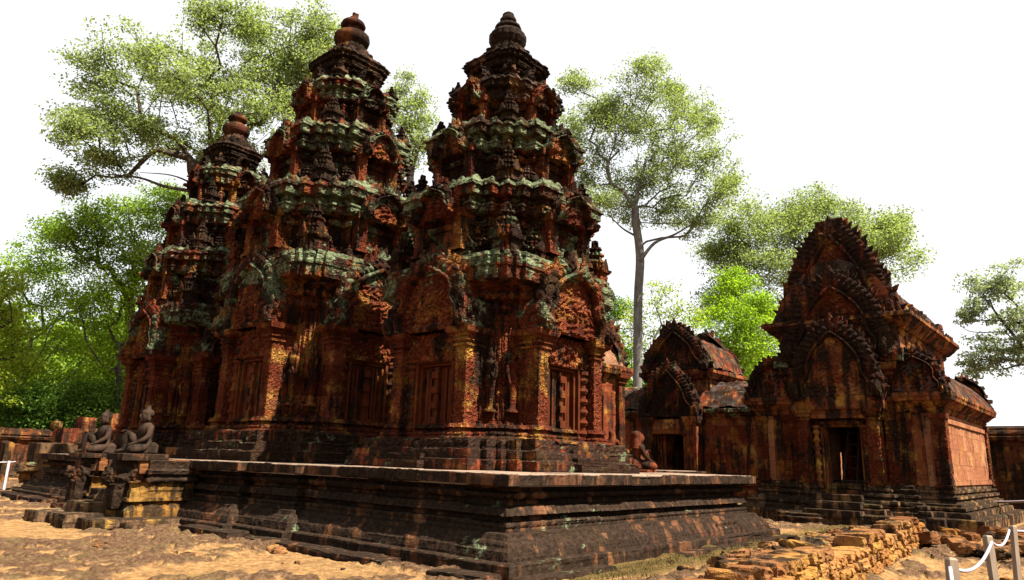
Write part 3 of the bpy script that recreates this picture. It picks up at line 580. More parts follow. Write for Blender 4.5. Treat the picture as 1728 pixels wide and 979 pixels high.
def sanctuary(cx, cy, sx, sz, seed, label, finial, lean=1.0):
    T = thing('sanctuary_tower', label, 'temple tower', (cx, cy, ZT), 0, 'carved sandstone towers on the terrace')
    org = (cx, cy, ZT); S = lambda v: v * sx
    def pf(lst): return [(p[0] * sz, p[1] * sx) + tuple(p[2:]) for p in lst]
    def cp(lst): return cross_poly([(a * sx, b * sx) for a, b in lst])
    # base courses and mouldings
    mb = MB(); sweep(mb, cp([(1.60, .92), (1.34, 1.04), (1.14, 1.14)]), pf([(-.06, .46), (.15, .46), (.155, .44), (.16, .39), (.29, .38), (.30, .30), (.315, .29, 'carve'), (.45, .28, ''), (.46, .20)]), ru=.045, rv=.035, seed=seed, org=org, rough=.010, block=(.42, .155, .014)); mb.build('stepped_base', M['base'], T)
    pw = [(1.33, .88), (1.18, 1.02), (1.10, 1.10)]
    mb = MB(); sweep(mb, cp(pw), pf([(.44, .30), (.48, .26), (.50, .20, 'bead'), (.555, .20, ''), (.56, .12), (.60, .10), (.61, .17, 'petal'), (.67, .14, ''), (.68, .06), (.72, .05), (.725, .0, 'carve'), (2.40, .0, ''), (2.42, .03), (2.46, .06, 'bead'), (2.52, .06, ''), (2.53, .02), (2.60, .04), (2.61, .12), (2.67, .15, 'petal'), (2.73, .12, ''), (2.74, .08), (2.80, .12), (2.84, .20)]), ru=.030, rv=.028, seed=seed + 1, org=org, rough=.006, block=(.45, .34, .006)); mb.build('carved_wall', M['wall'], T)
    # corner pilaster panels on the three-fold corner
    for k in range(4):
        for s in (-1, 1):
            m_ = MB(); sweep(m_, poly_box(*(sorted((s * S(.93), s * S(1.08)))), -S(1.135), -S(1.0)), [(.74 * sz, 0, 'carve'), (2.38 * sz, 0)], ru=.025, rv=.025, rough=.004, seed=seed + k, block=None); m_.build('corner_pilaster', M['pil'], T, rz=k * math.pi / 2)
    mb = MB(); sweep(mb, cp([(1.26, .84), (1.19, .98), (1.12, 1.12)]), pf([(2.80, .10), (2.84, .28), (2.86, .36), (2.87, .375, 'carve'), (3.06, .375, ''), (3.065, .40), (3.10, .41), (3.105, .375, 'carve'), (3.22, .37, ''), (3.225, .33), (3.24, .33, 'dent'), (3.33, .30, ''), (3.34, .1), (3.36, -.2)]), ru=.035, rv=.03, seed=seed + 2, org=org, rough=.005, block=(.33, .21, .010), wave=.004); mb.build('cornice', M['cornice'], T)
    # upper tiers: (z0, z1, half, overhang)
    tiers = [(3.34, 4.66, 1.04, .21, 1.44), (4.66, 5.88, .84, .18, 1.17), (5.88, 6.94, .64, .14, .80), (6.94, 7.66, .46, .13, .54)]
    for ti, (z0, z1, A, ov, pw_) in enumerate(tiers):
        H = z1 - z0; cr = ti == 3; p2 = (pw_ - A)
        P = cp([(A + p2, A * .60), (A + p2 * .42, A * .82), (A, A)]); mt = M['crown'] if cr else M['tier']
        h_ = lambda t: z0 + t * H
        mb = MB(); sweep(mb, P, pf([(z0 - .05, .10), (h_(.05), .10), (h_(.055), .05, 'bead'), (h_(.10), .05, ''), (h_(.105), -.02, 'carve'), (h_(.40), -.02, ''), (h_(.41), .03), (h_(.44), .04, 'bead'), (h_(.48), .04, ''), (h_(.485), -.01), (h_(.53), .0), (h_(.54), .07), (h_(.57), .09)]), ru=.030, rv=.026, seed=seed + 5 + ti, org=org, rough=.010, block=(.28, .19, .012)); mb.build('tier_wall', mt, T)
        mb = MB(); sweep(mb, P, pf([(h_(.55), .05), (h_(.57), ov * .55), (h_(.575), ov * .6, 'carve'), (h_(.64), ov * .6, ''), (h_(.645), ov * .70), (h_(.67), ov * .70), (h_(.675), ov * .35), (h_(.72), ov * .35, 'bead'), (h_(.76), ov * .4, ''), (h_(.765), ov - .02), (h_(.77), ov, 'carve'), (h_(.87), ov, ''), (h_(.875), ov + .03, 'petal'), (h_(.92), ov + .02, ''), (h_(.925), ov - .04), (h_(.94), ov - .02, 'crest'), (h_(1.02), ov - .10, ''), (h_(1.0), ov - .2), (h_(.98), -.2)]), ru=.030, rv=.026, seed=seed + 15 + ti, org=org, rough=.008, block=(.24, .16, .009), wave=.006); mb.build('tier_cornice', M['crown'] if cr or ti == 2 and seed == 1 else M['cornice'], T)
        # niche with small fronton on every face
        nw = S(A * .50); nh = sz * H * .52
        da, db = pediment(S(A * .50), sz * H * .44, .22, seed * 3 + ti, leaves=8, flame=.26, naga=.42)
        npil = MB(); sweep(npil, rect(S(A * .10), .10, 0, 0), [(0, .04), (.05, .04), (.06, 0, 'carve'), (nh * .8, 0), (nh * .82, .05), (nh, .06)], ru=.03, rv=.03, rough=.006, seed=seed, block=None)
        nf = devata(seed + ti, nh * .80).xf(Matrix.Translation((0, .05, 0)))
        y = -S(A + p2 + .05); yp = -S(A + p2 + ov * .98)
        m1, m2, m3_, m4 = da.mesh('niche_fronton', M['tymp' if ti < 2 else 'tier']), db.mesh('niche_border', M['border'] if not cr else M['crown']), npil.mesh('niche_pilaster', M['wall']), nf.mesh('niche_figure', M['tymp'], True)
        for k in range(4):
            Rz = k * math.pi / 2; v = Matrix.Rotation(Rz, 3, 'Z') @ Vector((0, y, 0))
            if not cr:
                
                for sg in (-1, 1):
                    v3 = Matrix.Rotation(Rz, 3, 'Z') @ Vector((sg * S(A * .44), y, 0)); put('niche_pilaster', m3_, T, (v3.x, v3.y, sz * (z0 + .08 * H)), Rz)
                v3 = v * ((abs(y) - .08) / abs(y)); put('niche_figure', m4, T, (v3.x, v3.y, sz * (z0 + .08 * H)), Rz)
            v = v * (yp / y); q = put('niche_fronton', m1, T, (v.x, v.y, sz * (z0 + (.54 if not cr else .1) * H)), Rz); put('fronton_border', m2, q)
        # corner guardians / miniature towers standing on the cornice below
        if ti < 4:
            hh = (.86, .66, .56, .36)[ti] * sz; ww = (.20, .165, .14, .09)[ti] * sx; c0 = S((1.24, 1.06, .86, .66)[ti])
            am = [antefix(hh, ww, seed + ti), antefix(hh * .72, ww * 1.05, seed + ti + 40)]; am = [a.mesh('miniature_tower', M['crown'] if ti > 0 else M['tier']) for a in am]
            rn = random.Random(seed * 11 + ti)
            for k in range(4):
                for q, (ax, ay) in enumerate([(1, 1)] + ([(1, .52), (.52, 1)] if ti < 2 else [])):
                    v = Matrix.Rotation(k * math.pi / 2, 3, 'Z') @ Vector((c0 * ax, c0 * ay, 0))
                    if q and rn.random() < .3: continue
                    put('miniature_tower', am[1 if q else 0], T, (v.x, v.y, sz * (z0 - .03)), k * math.pi / 2)
            if ti < 3:
                gm = devata(seed + 7 * ti, .58 * sz * (1 - .15 * ti)); gme = gm.mesh('figure', M['tier'], True)
                for k in range(4):
                    for s in (-1, 1):
                        v = Matrix.Rotation(k * math.pi / 2, 3, 'Z') @ Vector((s * S(A * .82), -S(A + .08), 0)); put('standing_figure', gme, T, (v.x, v.y, sz * (z0 + .06)), k * math.pi / 2)
    # lotus crown and finial
    mb = MB(); lathe(mb, [(z * sz, r * sx) for z, r in [(7.60, .62), (7.66, .60), (7.68, .50), (7.78, .50), (7.80, .44), (7.88, .45), (7.90, .36), (7.97, .37), (7.99, .29), (8.06, .29)]], 48, rough=.035, seed=seed, flute=.09); mb.build('lotus_crown', M['crown'], T)
    mb = MB()
    if finial == 'lotus':
        pr = [(8.04, .24), (8.08, .28), (8.12, .31), (8.22, .36), (8.32, .36), (8.40, .30), (8.44, .20), (8.47, .23), (8.50, .26), (8.56, .24), (8.60, .16), (8.64, .13), (8.67, .16), (8.72, .16), (8.78, .12), (8.84, .11), (8.89, .05), (8.91, .005)]; fl = .05
    else:
        pr = [(8.04, .22), (8.10, .30), (8.16, .36), (8.24, .385), (8.32, .37), (8.38, .28), (8.42, .20), (8.46, .17), (8.50, .18), (8.52, .25), (8.57, .27), (8.63, .24), (8.66, .14), (8.70, .11), (8.76, .09), (8.78, .01)]; fl = 0
    lathe(mb, [(z * sz, r * sx) for z, r in pr], 48, rough=.006, seed=seed, flute=fl); fo = mb.build('finial', M['crown'] if finial == 'lotus' else M['pot'], T, smooth=fl == 0)
    if finial == 'chipped':
        mb = MB(); stone(mb, (.03, 0, 8.80 * sz), (.14, .12, .16), rnd=.3, rough=.25, seed=4); mb.build('broken_tip', M['pot'], fo)
    # false door with its frame, colonnettes, lintel, pilasters and fronton: one on each face
    Z = lambda v: v * sz; yf = -S(1.33)
    dm = MB(); box(dm, -S(.34), S(.34), yf - .02, yf + .1, Z(.30), Z(1.60))
    for s in (-1, 1):
        for a_, d_ in ((.07, .03), (.15, .045), (.23, .03)): sweep(dm, poly_box(*sorted((s * S(a_), s * S(a_ + .05))), yf - .02 - d_, yf), [(Z(.34), 0), (Z(1.56), 0), (Z(1.57), -.02)], ru=.06, rv=.2, rough=.003, seed=1, block=None)
    sweep(dm, poly_box(-S(.045), S(.045), yf - .10, yf), [(Z(.32), 0), (Z(1.58), 0)], ru=.03, rv=.05, rough=.004, seed=2, block=None)
    for i in range(5):
        zb = Z(.44 + .24 * i); sweep(dm, poly_box(-S(.07), S(.07), yf - .14, yf), [(zb, 0), (zb + Z(.11), 0), (zb + Z(.115), -.02)], ru=.04, rv=.04, rough=.003, seed=i, block=None, capb=True)
    fm = MB()
    for i, (w_, d_) in enumerate(((.34, .10), (.39, .16), (.44, .13))):
        for s in (-1, 1): sweep(fm, poly_box(*sorted((s * S(w_), s * S(w_ + .05))), yf - d_, yf + .05), [(Z(.28), 0), (Z(1.60 + .05 * i), 0)], ru=.06, rv=.12, rough=.003, seed=i, block=None)
        box(fm, -S(w_ + .05), S(w_ + .05), yf - d_ + .003, yf + .05, Z(1.60 + .045 * i), Z(1.648 + .045 * i), r=.08)
    box(fm, -S(.5), S(.5), yf - .22, yf + .05, Z(.22), Z(.29), r=.08)
    cm_ = colonnette(Z(1.36))
    lm = MB(); k = np.linspace(-1, 1, 46); zz = np.linspace(Z(1.66), Z(2.12), 22); G = np.zeros((22, 46, 3)); G[..., 0] = k * S(.62); G[..., 2] = zz[:, None]; u, v = G[..., 0], G[..., 2]
    gar = .045 * np.exp(-((v - Z(1.84) - .10 * np.cos(u * 7)) / .05) ** 2) + .04 * np.exp(-((u / .1) ** 2 + ((v - Z(1.92)) / .12) ** 2))
    G[..., 1] = yf - .18 - gar - .03 * np.tanh(3 * np.sin(u * 30) * np.cos(v * 34 + 2 * np.sin(u * 15))) - .02 * fbm(G * 16, seed); lm.grid(G); box(lm, -S(.62), S(.62), yf - .15, yf + .05, Z(1.66), Z(2.12), r=.1)
    pil = MB(); sweep(pil, rect(S(.115), .17), pf([(.42, .15), (.47, .14), (.49, .09, 'bead'), (.54, .09, ''), (.55, .04), (.60, .03), (.61, .07, 'petal'), (.67, .05, ''), (.68, .01), (.74, .0, 'carve'), (1.84, .0, ''), (1.85, .035), (1.88, .04), (1.89, .005), (1.92, .01), (1.93, .05), (1.96, .05), (1.98, .03), (2.02, .06), (2.05, .12), (2.08, .13), (2.14, .14), (2.15, .1)]), ru=.03, rv=.026, rough=.004, seed=seed, block=None)
    pa, pb = pediment(S(.98), Z(1.26), .58, seed + 30, leaves=12, flame=.15, naga=.40)
    sts = []
    for i in range(3): st = MB(); sts.append(st); stone(st, (0, yf - .62 + .12 * i, Z(.06 + .10 * i)), (S(1.0 - .12 * i), .5, Z(.13)), rnd=.08, rough=.03, seed=seed + i, n=8)
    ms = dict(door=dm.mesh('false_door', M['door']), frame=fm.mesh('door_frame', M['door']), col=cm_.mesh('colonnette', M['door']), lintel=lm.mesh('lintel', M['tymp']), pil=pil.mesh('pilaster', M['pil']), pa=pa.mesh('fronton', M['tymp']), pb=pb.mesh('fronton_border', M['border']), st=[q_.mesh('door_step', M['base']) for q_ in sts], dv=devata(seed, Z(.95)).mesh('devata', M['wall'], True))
    for k in range(4):
        Rz = k * math.pi / 2; RM = Matrix.Rotation(Rz, 3, 'Z')
        def at(me, name, x=0, y=0, z=0, par=T):
            v = RM @ Vector((x, y, z)); return put(name, me, par, v, Rz)
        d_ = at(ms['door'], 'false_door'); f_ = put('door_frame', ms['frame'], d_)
        for s in (-1, 1): at(ms['col'], 'colonnette', s * S(.545), yf - .12, Z(.28)); at(ms['pil'], 'pilaster', s * S(.74), yf - .14, 0)
        at(ms['lintel'], 'lintel'); q = at(ms['pa'], 'fronton', 0, yf - .33, Z(2.14)); put('fronton_border', ms['pb'], q); [at(q_, 'door_step') for q_ in ms['st']]
        for s in (-1, 1): at(ms['dv'], 'devata', s * S(.985), -S(1.235), Z(.86))
    return T
sanctuary(2.96, 2.95, 1.0, 1.0, 1, 'nearest carved red sandstone tower with a dark lotus finial, its front corner facing us', 'lotus')
sanctuary(2.96, 8.3, 1.17, 1.265, 2, 'tall central carved tower behind the two guardian statues, topped by a plain round stone pot', 'chipped')
sanctuary(2.5, 12.96, .98, 1.11, 3, 'farthest and smallest looking carved tower, at the left end of the terrace against the trees', 'round')
# ------------------------------------------------------------------ shrine with the three-storeyed front (right)
L = thing('shrine_building', 'orange sandstone shrine at the right with three stacked leaf-edged frontons over an open doorway', 'temple building', (12.5, 0, 0))
def lsweep(name, mat, poly, prof, par=None, **k):
    mb = MB(); kw = dict(ru=.045, rv=.035, rough=.007, block=(.6, .3, .006), org=(12.5, 0, 0)); kw.update(k); sweep(mb, poly, prof, **kw); return mb.build(name, mat, par or L)
# stepped plinth; the front carries a wide stepped projection
PL = [(6.3, -2.15), (6.3, 2.15), (.12, 2.15), (.12, 1.45), (-.12, 1.45), (-.12, 1.12), (-.30, 1.12), (-.30, .60), (-.46, .60), (-.46, -.60), (-.30, -.60), (-.30, -1.12), (-.12, -1.12), (-.12, -1.45), (.12, -1.45), (.12, -2.15)]
lsweep('stepped_plinth', M['libbase'], PL, [(-.1, .68), (.27, .68), (.285, .66), (.29, .40), (.40, .39), (.41, .37), (.415, .27), (.44, .27), (.45, .31), (.50, .31), (.515, .29), (.52, .12)], seed=5, block=(.7, .3, .012), rough=.010)
UP = [(6.3, -2.15), (6.3, 2.15), (.12, 2.15), (.12, 1.45), (-.12, 1.45), (-.12, 1.0), (-.40, 1.0), (-.40, .62), (.2, .62), (.2, -.62), (-.40, -.62), (-.40, -1.0), (-.12, -1.0), (-.12, -1.45), (.12, -1.45), (.12, -2.15)]
lsweep('moulded_base', M['libbase'], UP, [(.51, .22), (.58, .21), (.60, .12), (.66, .10), (.68, .15), (.74, .14), (.75, .07), (.80, .06), (.81, .10), (.86, .10), (.87, .04), (.93, .03), (.95, 0)], seed=6)
# side aisles: shell walls left open behind the doorway
def shell(name, mat, x0, x1, y0, y1, z0, z1, seed=0):
    return lsweep(name, mat, poly_box(x0, x1, y0, y1), [(z0, 0), (z1, 0)], seed=seed, ru=.06, rv=.06)
for s in (-1, 1):
    a, b = sorted((s * 2.15, s * 1.75)); shell('side_wall', M['libside'], .12, 6.3, a, b, .93, 2.62, 3 + s)
    a, b = sorted((s * 1.76, s * .52)); shell('front_wall', M['libwall'], .14, .5, a, b, .93, 2.62, 7 + s)
    a, b = sorted((s * 1.75, s * .52)); shell('back_wall', M['libwall'], 5.9, 6.28, a, b, .93, 2.62, 9 + s)
    # framed panel of plain ashlar: corner pilasters and skirting
    for x, y, hx, hy in ((.22, s * 2.06, .17, .15), (6.15, s * 2.06, .17, .15), (.14, s * 1.36, .10, .14)):
        o = MB(); sweep(o, rect(hx, hy, x, y), [(.93, .03), (.98, .03), (.99, 0, 'carve'), (2.45, 0, ''), (2.47, .03), (2.60, .04)], ru=.03, rv=.03, rough=.003, seed=3, block=None); o.build('corner_pilaster', M['wall'], L)
    o = MB(); box(o, .38, 6.0, *sorted((s * 2.15, s * 2.20)), .97, 1.10, r=.1); o.build('wall_band', M['libside'], L); o = MB(); box(o, .38, 6.0, *sorted((s * 2.15, s * 2.19)), 2.38, 2.5, r=.1); o.build('wall_band', M['libside'], L)
    a, b = sorted((s * 2.15, s * 1.35))
    lsweep('eave_cornice', M['libwall'], poly_box(.12, 6.3, a, b), [(2.60, .02), (2.66, .06, 'bead'), (2.72, .06, ''), (2.74, .10), (2.80, .16), (2.86, .22), (2.88, .28), (2.98, .30, 'petal'), (3.06, .30, ''), (3.08, .22), (3.10, .0)], seed=11 + s, rough=.012)
    # half vault over the aisle
    mb = MB(); t = np.linspace(0, 1, 16); xs = np.arange(0, 6.75, .06); G = np.zeros((16, len(xs), 3)); G[..., 0] = xs[None] - .02
    yy = 2.42 - 1.25 * t ** 1.2; zz = 3.06 + .95 * np.sin(t * math.pi / 2) ** .9; G[..., 1] = s * yy[:, None]; G[..., 2] = zz[:, None]
    rib = .02 * ((np.floor(G[..., 0] / .28) + np.floor(t / .2)[:, None]) % 2); G[..., 2] += rib + .02 * fbm(G * 5, 8 + s); mb.grid(G, flip=(s < 0))
    E_ = G[:, [0, -1]].copy(); low = E_.copy(); low[..., 2] = 3.0; mb.grid(np.stack([E_[:, 0], low[:, 0]], 1)); mb.grid(np.stack([low[:, 1], E_[:, 1]], 1)); mb.build('aisle_roof', M['roof'], L)
    # half frontons closing the aisle roofs at both ends
    for xq, rz in ((-.02, -math.pi / 2), (6.42, math.pi / 2)):
        a_, b_ = pediment(.66, 1.05, .26, 20 + s, leaves=8, flame=.18, naga=.34); q = put('side_fronton', a_.mesh('side_fronton', M['libborder']), L, (xq, s * 1.72, 3.02), rz); put('fronton_border', b_.mesh('fronton_border', M['libborder']), q)
# nave walls above the aisles
for s in (-1, 1):
    a, b = sorted((s * 1.42, s * 1.15)); shell('nave_wall', M['libside'], .25, 5.6, a, b, 2.6, 4.7, 13 + s)
    for i in range(4):
        o = MB(); x0 = .75 + i * 1.25; y_ = s * 1.42; box(o, x0 - .05, x0 + .8, *sorted((y_, y_ + s * .05)), 3.95, 4.03, r=.08); box(o, x0 - .05, x0 + .8, *sorted((y_, y_ + s * .05)), 4.48, 4.56, r=.08)
        for q in range(7): lathe(o, [(4.03, .028), (4.12, .045), (4.2, .03), (4.26, .048), (4.32, .03), (4.4, .045), (4.48, .03)], 8, (x0 + .08 + .1 * q, y_ + s * .03, 0))
        o.build('blind_window', M['libwall'], L)
nv = poly_box(.18, 5.7, -1.42, 1.42)
lsweep('nave_cornice', M['libwall'], nv, [(4.52, .02), (4.58, .06, 'bead'), (4.64, .06, ''), (4.66, .12), (4.74, .2), (4.82, .28), (4.90, .34), (4.92, .38, 'petal'), (5.02, .38, ''), (5.04, .28), (5.06, .1)], seed=15, rough=.012)
mb = MB(); t = np.linspace(-1, 1, 36); xs = np.arange(0, 5.95, .06); G = np.zeros((36, len(xs), 3)); G[..., 0] = xs[None] + .05
yy = 1.60 * t; zz = 5.03 + 1.55 * (1 - np.abs(t) ** 1.7) ** .8; G[..., 1] = yy[:, None]; G[..., 2] = zz[:, None]
G[..., 2] += .05 * ((np.floor(G[..., 0] / .33) + np.floor((t + 1) / .22)[:, None]) % 2) * (1 - .2 * np.abs(t))[:, None] + .09 * fbm(G * 3.2, 5); mb.grid(G, flip=True)
for xq in (0, -1): mb.add(np.vstack([G[:, xq], [(G[0, xq, 0], 0, 5.03)]]), [((i, i + 1, 36) if xq == 0 else (i + 1, i, 36)) for i in range(35)])
mb.build('nave_roof', M['roof'], L)
rr = random.Random(6); cm = [(lambda m_: (leafstone(m_, (0, 0, 0), (0, 1), .30, .2, .2, k), m_)[1])(MB()).mesh('ridge_stone', M['libborder']) for k in range(3)]
for i in range(22):
    if rr.random() < .12: continue
    put('ridge_stone', cm[i % 3], L, (.3 + .25 * i, rr.uniform(-.05, .05), 6.48 + rr.uniform(-.06, .04)), math.pi / 2 + rr.uniform(-.2, .2))
for i in range(20):
    if rr.random() < .2: continue
    put('eave_leaf', cm[i % 3], L, (.35 + .27 * i, -1.68, 4.98), rr.uniform(-.2, .2), (.7, .8, .7))
# loose roof blocks along the broken vault edge
mb = MB()
for i in range(26): stone(mb, (rr.uniform(.5, 5.6), -1.0 - rr.random() * .45, 5.45 + rr.uniform(-.1, .25) - .15), (rr.uniform(.2, .45), .25, .16), rz=rr.uniform(-.3, .3), tilt=(rr.uniform(-.3, .3), 0), rnd=.15, seed=i)
tag(mb.build('broken_roof_course', M['roof'], L), None, None, None, None)
# three stacked frontons
for i, (x, z, W_, H_, T_, nl, fl) in enumerate(((-.42, 2.98, 1.10, 1.95, .55, 13, .18), (-.10, 3.95, 1.34, 2.25, .5, 15, .17), (.16, 4.85, 1.45, 2.85, .5, 17, .17))):
    a_, b_ = pediment(W_, H_, T_, 60 + i, leaves=nl, flame=fl, rim=.36, naga=.30, pts=PED3 if i < 2 else PED2); q = put('fronton', a_.mesh('fronton', M['tymp'] if i else M['libwall']), L, (x, -.03, z), -math.pi / 2); put('fronton_border', b_.mesh('fronton_border', M['libborder']), q)
# supports under the frontons
shell('front_wall_upper', M['libwall'], .0, .48, -1.4, 1.4, 2.62, 5.0, 17); shell('gable_wall', M['libborder'], .2, .55, -1.30, 1.30, 5.0, 6.2, 18)
for s in (-1, 1):
    o = MB(); sweep(o, rect(.16, .13, -.26, s * .80), [(.93, .05), (.98, .05), (1.0, .02), (1.05, .02, 'carve'), (2.42, 0, ''), (2.44, .03), (2.47, .03), (2.5, .0), (2.53, .05), (2.58, .05), (2.62, .09), (2.70, .10)], ru=.03, rv=.03, rough=.004, seed=4, block=None); o.build('porch_pilaster', M['wall'], L)
    o = MB(); sweep(o, rect(.14, .13, .05, s * 1.12), [(.93, .05), (1.0, .04), (1.02, 0, 'carve'), (3.45, 0, ''), (3.5, .06), (3.6, .04), (3.64, .12), (3.8, .14)], ru=.03, rv=.03, rough=.004, seed=5, block=None); o.build('tall_pilaster', M['wall'], L)
    o = MB(); stone(o, (-.02, s * 1.34, 3.98), (.42, .42, .34), rnd=.2, rough=.08, seed=3, n=8); o.build('capital_block', M['cornice'], L)
    o = colonnette(1.50, .065); o.build('colonnette', M['libwall'], L, loc=(-.20, s * .57, .82))
o = MB(); box(o, -.40, .3, -.98, .98, 2.48, 2.70, r=.1); o.build('porch_beam', M['libwall'], L)
lm = MB(); k = np.linspace(-1, 1, 60); zz = np.linspace(2.70, 3.0, 14); G = np.zeros((14, 60, 3)); G[..., 1] = -k * 1.06; G[..., 2] = zz[:, None]; G[..., 0] = -.46 - .03 * np.abs(fbm(G * 14, 3)) - .02 * np.cos(G[..., 1] * 22) * np.cos(G[..., 2] * 20); lm.grid(G); box(lm, -.44, .3, -1.08, 1.08, 2.68, 3.0, r=.1); lm.build('lintel', M['libwall'], L)
o = MB()
for i, (w_, x_) in enumerate(((.40, -.02), (.45, -.08))):
    for s in (-1, 1): box(o, x_, .3, *sorted((s * w_, s * (w_ + .07 - .02 * i))), .78, 2.30, r=.1)
    box(o, x_ + .003, .3, -w_ - .05, w_ + .05, 2.29 + .07 * i, 2.36 + .07 * i, r=.1)
box(o, -.12, .34, -.55, .55, .68, .79, r=.1); o.build('door_frame', M['libwall'], L)
for s in (-1, 1): o = MB(); box(o, .0, .3, *sorted((s * .47, s * .64)), .70, 2.48, r=.1); o.build('door_jamb', M['libwall'], L)
# threshold, front steps
for i, (x, z, wd) in enumerate(((-.95, .34, 1.25), (-.70, .52, 1.15), (-.46, .68, 1.1))): o = MB(); stone(o, (x, .05, z - .06), (.5, wd, .16), rnd=.08, rough=.03, seed=i + 40, n=8); o.build('threshold_step', M['libbase'], L)
o = MB(); sweep(o, [(-1.0, 1.35), (-1.12, 1.35), (-1.3, 1.2), (-1.38, .95), (-1.38, .55), (-1.3, .3), (-1.12, .15), (-1.0, .15)][::1], [(-.05, .0), (.05, .02), (.08, -.02), (.16, .02), (.19, -.03), (.24, -.02), (.26, -.1)], ru=.05, rv=.03, rough=.01, seed=4, block=None); o.build('rounded_front_step', M['libbase'], L)
o = MB(); box(o, .3, 6.0, -1.75, 1.75, .70, .80, r=.3); o.build('floor_slab', M['libbase'], L)
o = thing('wooden_ladder', 'dark wooden ladder leaning inside the open shrine doorway', 'ladder', (13.35, .18, .80))
for s in (-1, 1):
    mb = MB(); tube(mb, [(0, s * .17, 0), (.45, s * .12 - .15, 1.9)], .035, 8); mb.build('rail', M['darkwood'], o)
for i in range(6):
    t_ = .1 + .16 * i; mb = MB(); tube(mb, [(.45 * t_, -.17 - .15 * t_, 1.9 * t_), (.45 * t_, .17 - .15 * t_, 1.9 * t_)], .022, 8); mb.build('rung', M['darkwood'], o)
# ------------------------------------------------------------------ gate building beyond the terrace with gallery roofs
G0 = thing('gate_building', 'low dark sandstone gate building with a double fronton, between the towers and the right shrine', 'gate building', (19, 8.0, 0))
def gs(name, mat, poly, prof, **k):
    mb = MB(); kw = dict(ru=.06, rv=.05, rough=.010, block=(.55, .3, .010), org=(19, 8.2, 0)); kw.update(k); sweep(mb, poly, prof, **kw); return mb.build(name, mat, G0)
for s in (-1, 1):
    a, b = sorted((s * 6.6, s * .40)); gs('wall', M['plain'], poly_box(0, 3.0, a, b), [(-.1, .35), (.45, .33), (.47, .22), (.6, .2), (.62, .28), (.7, .26), (.72, .1), (.9, .05), (.95, 0), (2.95, 0), (3.0, .06), (3.08, .06)], seed=3 + s)
gs('wall_over_door', M['plain'], poly_box(0, 3.0, -.4, .4), [(2.35, 0), (3.0, 0)], seed=7); gs('door_sill', M['plain'], poly_box(-.2, 3.0, -.42, .42), [(0, 0), (.95, 0)], seed=7)
gs('dark_back_wall', M['plain'], poly_box(2.6, 2.9, -.5, .5), [(.9, 0), (2.5, 0)], seed=9)
gs('cornice', M['cornice'], poly_box(0, 3.0, -6.6, 6.6), [(3.03, .05), (3.08, .12), (3.16, .2), (3.22, .28, 'petal'), (3.34, .28, ''), (3.36, .2)], seed=9)
def vault(name, mat, x0, x1, y0, y1, z0, h, seed, axis_y=True, par=G0):
    mb = MB(); t = np.linspace(-1, 1, 24); n = int((y1 - y0) / .08) if axis_y else int((x1 - x0) / .08); u = np.linspace(0, 1, n); G = np.zeros((24, n, 3))
    if axis_y: G[..., 1] = (y0 + (y1 - y0) * u)[None]; G[..., 0] = ((x0 + x1) / 2 - t * (x1 - x0) / 2)[:, None]
    else: G[..., 0] = (x0 + (x1 - x0) * u)[None]; G[..., 1] = ((y0 + y1) / 2 + t * (y1 - y0) / 2)[:, None]
    G[..., 2] = (z0 + h * (1 - np.abs(t) ** 2) ** .7)[:, None] + .06 * (np.floor((t[:, None] + 1) / .22) % 2) + .03 * (np.floor(G[..., 1 if axis_y else 0] / .5) % 2) + .07 * fbm(G * 3, seed); mb.grid(G, flip=True)
    for q in (0, -1): mb.add(np.vstack([G[:, q], [G[:, q].mean(0) * [1, 1, 0] + [0, 0, z0]]]), [((i, i + 1, 24) if q == 0 else (i + 1, i, 24)) for i in range(23)])
    return mb.build(name, mat, par)
vault('gallery_roof', M['roof'], -.25, 3.25, -6.7, 6.7, 3.33, 1.1, 4)
gs('upper_storey', M['plain'], poly_box(.3, 2.9, -1.35, 1.35), [(3.3, .1), (4.5, .0), (4.55, .12), (4.65, .2), (4.75, .28, 'petal'), (4.9, .28, ''), (4.95, .1)], seed=13)
vault('upper_roof', M['roof'], .2, 3.0, -1.6, 1.6, 4.93, 1.35, 6, False)
for i, (x, z, W_, H_) in enumerate(((-.55, 3.05, 1.30, 2.0), (.1, 4.9, 1.45, 1.75))):
    a_, b_ = pediment(W_, H_, .5, 80 + i, leaves=10, flame=.18, naga=.28, pts=PED2); q = put('fronton', a_.mesh('fronton', M['libborder']), G0, (x, 0, z), -math.pi / 2); put('fronton_border', b_.mesh('fronton_border', M['libborder']), q)
a_, b_ = pediment(1.45, 1.75, .5, 84, leaves=10, flame=.18, naga=.28, pts=PED2); q = put('fronton', a_.mesh('fronton', M['libborder']), G0, (3.0, 0, 4.9), math.pi / 2); put('fronton_border', b_.mesh('fronton_border', M['libborder']), q)
for s in (-1, 1):
    o = MB(); sweep(o, rect(.3, .2, -.3, s * .95), [(0, .2), (.6, .18), (.9, .08), (.95, 0), (2.7, 0), (2.8, .08), (2.95, .14), (3.05, .15)], ru=.05, rv=.05, rough=.008, seed=3, block=None); o.build('porch_pillar', M['plain'], G0)
    o = MB(); box(o, -.12, .1, *sorted((s * .38, s * .60)), .95, 2.40, r=.1); o.build('door_jamb', M['libwall'], G0)
    a_, b_ = pediment(.95, 1.0, .4, 90 + s, leaves=8, flame=.2, naga=.3); q = put('gallery_gable', a_.mesh('gallery_gable', M['libborder']), G0, (1.5, s * 3.2, 3.3), 0 if s < 0 else math.pi); put('gable_border', b_.mesh('gable_border', M['libborder']), q)
o = MB(); box(o, -.5, .1, -.9, .9, 2.42, 2.98, r=.1); o.build('lintel', M['libwall'], G0)
o = MB(); box(o, -.06, .02, -5.2, -4.1, 1.0, 2.2, r=.1); box(o, -.10, .02, -5.3, -4.0, 2.2, 2.4, r=.1); o.build('blind_panel', M['libwall'], G0)
